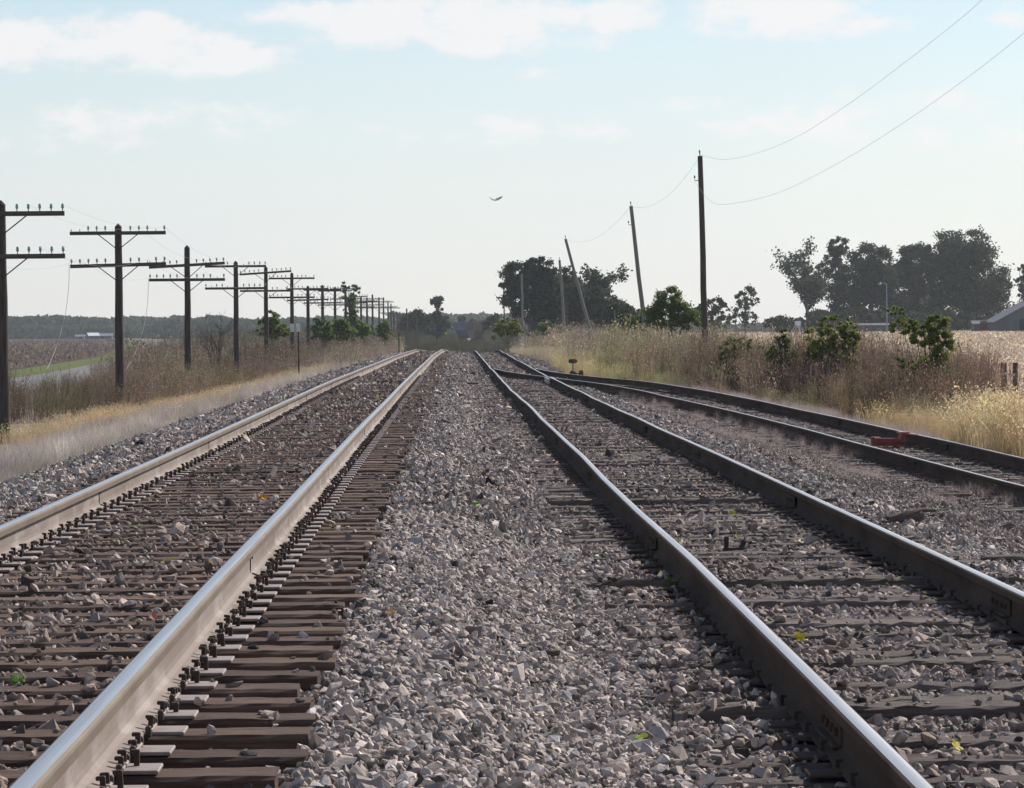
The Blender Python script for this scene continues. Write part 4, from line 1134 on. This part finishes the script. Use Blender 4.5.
# lamp post
p = px(887.5, 331, 585); zb = float(G(p[0], 585)); H = px(887, 283, 585)[2]-zb
root = empty('lamp_post', (p[0], 585, zb), 0, 'tall thin grey yard lamp post in front of the dark grove', 'lamp post')
g = Geo(); tube(g, [(0, 0, 0), (0, 0, H)], [.12, .08], 8); g.build('pole_shaft', MT['roofm'], root)
g = Geo(); tube(g, [(0, 0, H-.3), (-.5, -.2, H+.05), (-1.1, -.4, H)], .05, 6); g.build('lamp_arm', MT['roofm'], root)
g = Geo(); lathe(g, [(.06, .25), (.16, .2), (.3, .05), (.28, -.1), (.12, -.22), (0, -.24)], 10, (-1.15, -.42, H-.1)); g.build('lamp_head', MT['roofm'], root)

def railcar(x, yb, Z, rz, body, label, L_=13.0):
    B = px(x, yb, Z); zb = float(G(B[0], Z))
    root = empty('hopper_car', (B[0], Z, zb), rz, label, 'railcar', 'hopper cars parked far down the track')
    w, h0, h1_ = 3.1, 1.2, 4.3
    g = Geo()
    # body: sloped hopper ends, along +Y
    V = np.array([[-w/2, -L_/2, h1_], [w/2, -L_/2, h1_], [w/2, L_/2, h1_], [-w/2, L_/2, h1_], [-w/2, -L_/2, 2.7], [w/2, -L_/2, 2.7], [w/2, L_/2, 2.7], [-w/2, L_/2, 2.7],
                  [-w*.35, -L_*.28, .75], [w*.35, -L_*.28, .75], [w*.35, L_*.28, .75], [-w*.35, L_*.28, .75]])
    g.add(V, [[0, 1, 2, 3], [0, 4, 5, 1], [1, 5, 6, 2], [2, 6, 7, 3], [3, 7, 4, 0], [4, 8, 9, 5], [5, 9, 10, 6], [6, 10, 11, 7], [7, 11, 8, 4], [8, 11, 10, 9]])
    for s_ in (-1, 1):
        for k in range(11): box(g, (s_*(w/2+.05), -L_/2+.15+k*(L_-.3)/10, 3.5), (.12, .14, 1.6), .01)
        for k in range(4): box(g, (-w/2+.3+k*(w-.6)/3, s_*(L_/2+.05), 3.5), (.14, .12, 1.6), .01)
    g.build('hopper_body', MT[body], root)
    g = Geo(); box(g, (0, 0, 1.05), (.5, L_+.8, .35), .02); box(g, (0, -L_/2-.2, 1.15), (2.8, .4, .3), .02); box(g, (0, L_/2+.2, 1.15), (2.8, .4, .3), .02); g.build('underframe', MT['iron'], root)
    g = Geo(); box(g, (0, 0, h1_+.1), (w*.7, L_*.95, .12), .02)
    for k in range(4): box(g, (0, -L_*.36+k*L_*.24, h1_+.25), (1.2, 1.5, .2), .03)
    g.build('roof_hatch_deck', MT[body], root)
    for s_ in (-1, 1):
        g = Geo(); y0 = s_*L_*.36
        for q in (-.75, .75): box(g, (q*1.25, y0, .5), (.16, 2.2, .3), .03)
        box(g, (0, y0, .6), (2.2, .35, .3), .03); tr = g.build('truck', MT['iron'], root)
        for yy in (-.85, .85):
            gw = Geo()
            for q in (-.7525, .7525):
                P = np.array([[q-.06, y0+yy, .42], [q+.06, y0+yy, .42]]); tube(gw, P, .42, 18)
            tube(gw, [(-.9, y0+yy, .42), (.9, y0+yy, .42)], .08, 8)
            gw.build('wheelset', MT['iron'], tr)
    g = Geo(); tube(g, [(1.3, -L_/2-.15, 1.2), (1.3, -L_/2-.15, h1_)], .03, 5); tube(g, [(.95, -L_/2-.15, 1.2), (.95, -L_/2-.15, h1_)], .03, 5)
    for k in range(9): tube(g, [(.95, -L_/2-.15, 1.3+k*.35), (1.3, -L_/2-.15, 1.3+k*.35)], .02, 4)
    g.build('end_ladder', MT['iron'], root)
railcar(478, 341, 765, .12, 'carA', 'dusty brown hopper car, the nearer of the two far down the line')
railcar(462, 341, 800, .02, 'carB', 'dark blue-grey hopper car left of and beyond the brown one')
# yellow-green marker by the far track
p = px(446, 346, 560); zb = float(G(p[0], 560)); zt = px(446, 333, 560)[2]
root = empty('marker_sign', (p[0], 560, zb), 0, 'small bright yellow-green diamond marker in front of the far dark trees', 'sign')
g = Geo(); tube(g, [(0, .05, 0), (0, .05, zt-zb)], .04, 6); g.build('post', MT['iron'], root)
mk = mat('fluorescent_sign_sheet', (.42, .62, .03), None, rough=.5, trans=.3)
g = Geo(); box(g, (0, 0, zt-zb), (.34, .02, .34), .005, rot=roty(PI/4)); g.build('sign_panel', mk, root)

# ------------------------------------------------------------------ lineside furniture
p = px(299, 377, 149); zb = float(G(p[0], 149)); zt = px(299, 323, 149)[2]
root = empty('mile_post', (p[0], 149, zb), 0, 'thin post with two small bare grey boards beside the main line', 'sign')
g = Geo(); box(g, (0, 0, (zt-zb)/2-.2), (.06, .05, zt-zb-.1+.3), .004); g.build('post', MT['iron'], root)
for (xo, a) in ((-.30, .45), (-.06, -.45)):
    g = Geo(); box(g, (0, 0, 0), (.17, .012, .34), .003, rot=rotz(a)); o = g.build('sign_panel', MT['signgrey'], root); o.location = (xo+.04, -.05, zt-zb-.2)
p = px(399, 351, 300); zb = float(G(p[0], 300)); zt = px(399, 333.5, 300)[2]
root = empty('marker_post', (p[0], 300, zb), 0, 'thin bare post at the far left edge of the main line ballast', 'post')
g = Geo(); box(g, (0, 0, (zt-zb)/2), (.10, .08, zt-zb), .004); g.build('post_shaft', MT['iron'], root)
g = Geo(); box(g, (0, 0, zt-zb+.02), (.14, .12, .04), .004); g.build('cap', MT['iron'], root)

# switch stand
p = px(573, 372, 131); X = p[0]; zb = float(G(X, 131)); zt = px(572.5, 361.2, 131)[2]
root = empty('switch_stand', (X, 131, zb), 0, 'low switch stand with a green and red oval target behind the turnout', 'switch stand')
g = Geo(); box(g, (0, 0, .05), (.5, .9, .10), .01); g.build('base', MT['iron'], root)
g = Geo(); lathe(g, [(.12, .1), (.13, .2), (.10, .26), (.03, .3)], 10); tube(g, [(.05, 0, .2), (.28, -.1, .16)], .02, 6); g.build('gear_case', MT['iron'], root)
g = Geo(); box(g, (.30, 0, .18), (.16, .3, .18), .02); lathe(g, [(.0, .30), (.06, .30), (.07, .24), (.07, .2)], 8, (.30, 0, 0)); g.build('counterweight', MT['iron'], root)
g = Geo(); tube(g, [(0, 0, .25), (0, 0, zt-zb)], .018, 6); g.build('mast', MT['iron'], root)
for s_, m_ in ((-1, 'tgreen'), (1, 'tred')):
    th = np.linspace(-PI/2, PI/2, 9); xy = np.stack([s_*np.cos(th)**.8*.17, np.sin(th)*.085], 1)
    n = len(xy); V = np.concatenate([np.stack([xy[:, 0], 0*th-.008, xy[:, 1]], 1), np.stack([xy[:, 0], 0*th+.008, xy[:, 1]], 1)])
    g = Geo(); g.add(V, [list(range(n))]); g.add(V, [list(range(n, 2*n))[::-1]])
    i = np.arange(n-1); g.add(V, np.stack([i, i+n, i+n+1, i+1], 1))
    o = g.build('target_vane', MT[m_], root); o.location = (0, 0, zt-zb)
# switch machine rod part next to inner siding rail
p = hit(618, 386); root = empty('rail_brace', (p[0], p[1], p[2]), 0, 'rusty iron brace block sitting on the inner rail of the siding', 'rail brace')
g = Geo(); box(g, (0, 0, .10), (.34, .5, .12), .02); g.build('block', MT['iron'], root)
g = Geo(); tube(g, [(-.1, 0, .16), (-.22, .1, .22)], .025, 6); tube(g, [(.12, 0, .16), (.24, -.1, .24)], .03, 6); g.build('arm', MT['railB'], root)

# derail, red, between and on the siding rails
Yd = 60.5; xr = float(csi(Yd))+.7525; zr_ = float(CAMZ-hs(Yd)); zt_ = zr_-.185
root = empty('derail', (xr-.35, Yd, zt_), math.atan(-.035), 'faded red iron derail lying across the outer rail of the siding', 'derail')
root.scale = (.78, .78, .78)
g = Geo(); box(g, (-.22, 0, .03), (.66, .50, .05), .01)
for bx in (-.42, -.3, -.16, -.04):
    for by in (-.235, .235): lathe(g, [(.022, 0), (.022, .03), (0, .034)], 6, (bx, by, .055))
box(g, (-.26, -.20, .09), (.56, .05, .14), .008); box(g, (-.26, .20, .09), (.56, .05, .14), .008); box(g, (-.53, 0, .11), (.05, .44, .17), .008); g.build('base_frame', MT['red'], root)
g = Geo(); box(g, (-.45, -.05, .165), (.16, .3, .05), .012); g.build('end_cap', MT['pink'], root)
g = Geo(); tube(g, [(-.36, 0, .13), (-.05, 0, .13)], .035, 10); g.build('hinge_bar', MT['bluesteel'], root)
g = Geo()
V = np.array([[.02, -.28, .08], [.16, -.28, .08], [.16, .28, .08], [.02, .28, .08], [.06, -.24, .25], [.16, -.24, .27], [.16, .24, .27], [.06, .24, .25]])
g.add(V, [[0, 3, 2, 1], [4, 5, 6, 7], [0, 1, 5, 4], [1, 2, 6, 5], [2, 3, 7, 6], [3, 0, 4, 7]])
g.build('wedge_block', MT['red'], root)
g = Geo(); box(g, (.13, 0, .285), (.22, .40, .035), .01, rot=rotz(.1)); box(g, (.33, .05, .235), (.28, .12, .03), .01, rot=roty(.1)); g.build('deflector_plate', MT['pink'], root)

# wooden fence corner at the right
Zf = 122
fr = empty('wooden_fence', tuple(px(1005, 398, Zf)[:2])+(float(G(px(1005, 398, Zf)[0], Zf)),), 0, 'grey wooden fence posts with a pale cross brace at the right picture edge', 'fence')
o0 = np.array(fr.location)
for (x, yt, w) in ((1005, 362.5, .20), (1016.5, 362.5, .18), (1045, 366, .14), (1075, 367, .14)):
    a = px(x, yt, Zf)-o0; g = Geo()
    b = np.array([a[0], 0, -.2]); t = np.linspace(0, 1, 5)[:, None]; P = b*(1-t)+a*np.array([1, 0, 1])*t; P[1:-1, 0] += rng.normal(0, .008, 3)
    tube(g, P, np.full(5, w/2), 9); g.build('fence_post', MT['polegrey'] if False else MT['pole'], fr)
a = px(1005, 373.5, Zf)-o0; b = px(1016, 374, Zf)-o0
g = Geo(); tube(g, [a*[1, 0, 1]+[-.1, -.13, 0], b*[1, 0, 1]+[-.02, -.12, -.02]], .045, 7); g.build('cross_brace', MT['signgrey'], fr)
for yy in (368, 378, 386):
    a = px(1016, yy, Zf)-o0; b = px(1110, yy+3, Zf)-o0
    g = Geo(); tube(g, [a*[1, 0, 1]+[0, -.1, 0], b*[1, 0, 1]+[0, -.1, 0]], .006, 4); g.build('fence_wire', MT['wire'], fr)

# flying insect
Zm = 11.0; p = px(495, 200, Zm)
root = empty('flying_insect', p, .2, 'pale greenish winged insect flying against the open sky', 'insect')
g = Geo(); tube(g, [(-.004, -.008, .001), (0, 0, 0), (.002, .009, .001)], [.0015, .003, .0012], 8); g.build('body', MT['wing'], root, smooth=True)
for s_ in (-1, 1):
    k_ = .013 if s_ < 0 else .009; V = np.array([[0, -.007, -.002], [s_*.010, -.009, .001], [s_*.021, -.007, k_-.001], [s_*.022, .002, k_+.002], [s_*.011, .009, .005], [0, .008, .001]])
    g = Geo(); g.add(V, [list(range(6))]); g.add(V+[0, 0, .0006], [list(range(6))[::-1]]); g.build('wing', MT['wing'], root)

root.rotation_euler = (.22, 0, .1)
# ------------------------------------------------------------------ fallen leaves
def leaf_obj(x, y, size, col, label, rz=0, kind='star', tilt=.35):
    p = hit(x, y)
    th = np.linspace(0, 2*PI, 41)[:-1]
    r_ = (.62+.38*np.abs(np.cos(th*2.5)))*(1+.08*np.sin(th*17)) if kind == 'star' else .45+.55*np.abs(np.cos(th))**1.3
    ring = np.stack([r_*np.cos(th), r_*np.sin(th), .28*(r_*np.sin(th))**2+.15*(r_*np.cos(th))**2], 1)*size/2
    inner = ring*.5+np.array([0, 0, .01*size])
    V = np.concatenate([[[0, 0, .02*size]], inner, ring]); n = 40; i = np.arange(n); j = (i+1) % n
    g = Geo(); g.add(V, np.stack([0*i, i+1, j+1], 1), col); g.n -= 0
    Q = np.stack([i+1, i+1+n, j+1+n, j+1], 1); g.add(V, Q, col)
    tube(g, [(size*.1, 0, .0), (-size*.45, 0, .01), (-size*.85, size*.06, .015)], .0012, 5, np.array(col)*.7)
    o = g.build('fallen_leaf', MT['fallen']); o.location = (p[0], p[1], p[2]+.035); o.rotation_euler = (tilt, -.25, rz)
    tag(o, label, 'leaf', 'fallen leaves on the tracks')
YL = (.75, .60, .03); YG = (.45, .55, .05); OR = (.85, .42, .04)
leaf_obj(801, 645, .062, YL, 'bright yellow leaf just right of the near rail of the older track', .4, tilt=.9)
leaf_obj(958, 757, .060, YL, 'bright yellow leaf on the nearest ties at the lower right corner', 1.2, tilt=.8)
leaf_obj(779, 625, .045, YG, 'small curled yellow-green leaf touching the left rail of the older track', 2.0, 'oval', .7)
leaf_obj(263, 503, .085, OR, 'orange leaf in the stones between the main line rails', .3, tilt=.7)
leaf_obj(168, 567, .060, YL, 'thin yellow leaf on a main line tie left of the bright rail', .1, 'oval', .4)
leaf_obj(209, 570, .055, YL, 'yellow leaf touching the bright main line rail', .9, 'oval', .8)
leaf_obj(153, 625, .050, (.45, .06, .03), 'dark red leaf between main line ties', .9, 'oval', .9)
leaf_obj(227, 706, .055, YG, 'yellow-green leaf on the tie ends of the main line', .5, 'oval', .5)
leaf_obj(390, 620, .05, (.65, .38, .12), 'tan leaf lying on the ballast near the main line tie ends', .5, 'oval', .4)
leaf_obj(386, 745, .05, YG, 'pale green leaf lying on the nearest ballast stones', .6, 'oval', .3) if False else None
leaf_obj(642, 747, .055, YG, 'green and yellow leaf on the ballast left of the older track', .6, 'oval', .4)
leaf_obj(769, 703, .040, YL, 'small yellow leaf at the outer foot of the older track rail', .6, 'oval', .8)
leaf_obj(476, 508, .06, (.25, .5, .06), 'small green leaf on the ballast midway between the tracks', .2, 'oval', .8)
leaf_obj(376, 400, .11, YL, 'distant yellow leaf between the main line rails', .2, 'oval', .9)
leaf_obj(733, 517, .06, YG, 'yellow-green leaf between the rails of the older track, near the middle', .2, 'oval', .9)
leaf_obj(737, 542, .06, YG, 'yellow-green leaf closer of two between the older track rails', .2, 'oval', .9)

def sprout(x, y, h, label, n=9, col=(.09, .15, .03)):
    p = hit(x, y); root = empty('weed_sprout', (p[0], p[1], p[2]), 0, label, 'weed', 'green sprouts in the ballast'); 
    g = Geo(); gl = Geo()
    for k in range(n):
        a = rng.uniform(0, 2*PI); d = np.array([math.cos(a), math.sin(a), 0]); L_ = h*rng.uniform(.6, 1.1)
        P = np.array([d*.0, d*L_*.25+[0, 0, L_*.55], d*L_*.6+[0, 0, L_*.85]]); tube(g, P, [.0022, .0016, .001], 5)
        for q in range(4):
            pp = P[1]+(P[2]-P[1])*rng.random()+rng.normal(0, .006, 3)
            V, Fc = quadleaf(pp, .026, rng); gl.add(V, Fc, col)
    g.build('stem', MT['leafg'], root).data.materials[0] = MT['verge']; gl.build('foliage', MT['leafg'], root)
sprout(674, 590, .09, 'small green sprout left of the older track rail', 10)
sprout(907, 577, .12, 'feathery green sprout against the right rail of the older track', 9, (.2, .26, .08))
sprout(948, 594, .06, 'small bright green sprout at the foot of the right rail of the older track', 7, (.15, .25, .05))
sprout(22, 694, .09, 'bright green sprout between ties at the left picture edge', 6, (.13, .24, .05))
sprout(770, 626, .05, 'tiny green sprout beside the left rail of the older track', 6, (.13, .24, .05)) if False else None

# ------------------------------------------------------------------ debris
def chunk(x, y, dims, m, name, cat, label, rz=0, seed=0, group=None, lift=.0, tilt=0):
    p = hit(x, y); r_ = np.random.default_rng(seed)
    bm = bmesh.new(); bmesh.ops.create_cube(bm, size=1)
    bmesh.ops.subdivide_edges(bm, edges=bm.edges[:], cuts=3, use_grid_fill=True)
    for v in bm.verts:
        c = np.array(v.co[:]); k = 1-.22*(np.linalg.norm(c)/.87)**3
        c = c*k+r_.normal(0, .035, 3); v.co = Vector(c*np.array(dims))
    bm.verts.index_update()
    V = np.array([v.co[:] for v in bm.verts]); Q = np.array([[v.index for v in f_.verts] for f_ in bm.faces]); bm.free()
    g = Geo(); g.add(V, Q); o = g.build(name, MT[m]); o.location = (p[0], p[1], p[2]+dims[2]*.35+lift); o.rotation_euler = (.05, tilt, rz); tag(o, label, cat, group)
def lump(x, y, r0, label, seed):
    V, Fc = rock_proto(18, 300+seed); p = hit(x, y); g = Geo(); g.add((V@rand_rot(1, np.random.default_rng(seed+40))[0].T)*r0*np.array([1.15, .9, .7]), Fc)
    o = g.build('tar_lump', MT['lump']); o.location = (p[0], p[1], p[2]+r0*.35); tag(o, label, 'lump', 'black lumps on the ballast')
lump(142, 446, .09, 'black block on the shoulder left of the main line', 1)
lump(487, 485, .075, 'flat black lump on the ballast midway between the tracks', 2)
lump(476, 563, .042, 'black lump, left one of a pair beside a dead twig', 3)
lump(496, 563, .045, 'black lump, right one of a pair beside a dead twig', 4)
lump(453, 568, .04, 'black angular chip left of the paired lumps', 5)
lump(487, 607, .045, 'dark broken chunk in a hollow of the ballast between the tracks', 6)
lump(372, 706, .030, 'dark triangular chip on the near ballast by the tie ends', 7)
lump(464, 648, .026, 'small dark chip standing up in the near ballast', 8)
WG = 'wood scraps lying on the ballast'
def scrap(x, y, L_, label, rz=0, seed=0, h=.05, w=.09, **k): chunk(x, y, (L_, w, h), 'wood', 'wood_scrap', 'wood scrap', label, rz, seed, WG, **k)
scrap(564, 492, .32, 'short dark board left of the older track rail', -.12, 1)
scrap(487, 408, .42, 'dark board lying across the ballast between the tracks', .0, 2, .06)
scrap(465, 384, .8, 'thin curved stick far out between the tracks', .1, 3, .05, .05)
scrap(545, 656, .15, 'short brown splinter on the near ballast', .15, 4, .03, .04)
scrap(498, 390, .5, 'dark stub beside the left rail of the older track near the turnout', 0, 5)
scrap(905, 524, .34, 'broken weathered tie end between the older track and the siding', .25, 6, .11, .10, tilt=-.18)
scrap(955, 497, .46, 'flat dark board beside the inner siding rail', .04, 7, .05, .12)
scrap(910, 512, .55, 'long thin board between the broken tie end and the siding', -.03, 8, .03, .07)
scrap(666, 408, .6, 'dark plank piece between the older track and the siding, far out', 0, 9, .06, .14)
scrap(722, 427, .7, 'long low plank on the gravel strip between the older track and the siding', -.05, 10, .05, .14)
scrap(1005, 562, .32, 'buried plank at the right picture edge outside the older track', 0, 11, .05, .12)
scrap(640, 700, .16, 'thin splinter lying flat by the near end of a buried tie', -.5, 12, .02, .03)
# small iron bracket between the rails of the older track
p = hit(727, 553); root = empty('iron_bracket', tuple(p), .2, 'bent dark iron bracket sticking up inside the left rail of the older track', 'bracket')
g = Geo(); box(g, (0, 0, .05), (.03, .03, .13), .004); box(g, (.06, 0, .02), (.16, .05, .03), .004); box(g, (.12, .01, .05), (.03, .04, .08), .004, rot=roty(.4)); g.build('bracket_body', MT['iron'], root)

# ------------------------------------------------------------------ haze
def haze(density=.00010, col=(.86, .92, 1.0)):
    g = Geo(); V, Fc = cbox(5200, 3200, 90, 0); 
    g.add(V+np.array([0, 1200, 90/2-2.0]), Fc)
    m = bpy.data.materials.new('haze_air'); m.use_nodes = True; nt = m.node_tree; nt.nodes.clear()
    out = nt.nodes.new('ShaderNodeOutputMaterial'); v = nt.nodes.new('ShaderNodeVolumePrincipled')
    v.inputs['Color'].default_value = (*col, 1); v.inputs['Density'].default_value = density; v.inputs['Anisotropy'].default_value = .35
    nt.links.new(v.outputs[0], out.inputs['Volume'])
    o = g.build('haze', m); tag(o, 'thin pale haze over the whole plain', 'haze', kind='stuff')
HAZE = True
if HAZE: haze()
for o in list(bpy.data.objects):
    if o.type == 'MESH' and not o.users_collection: pass
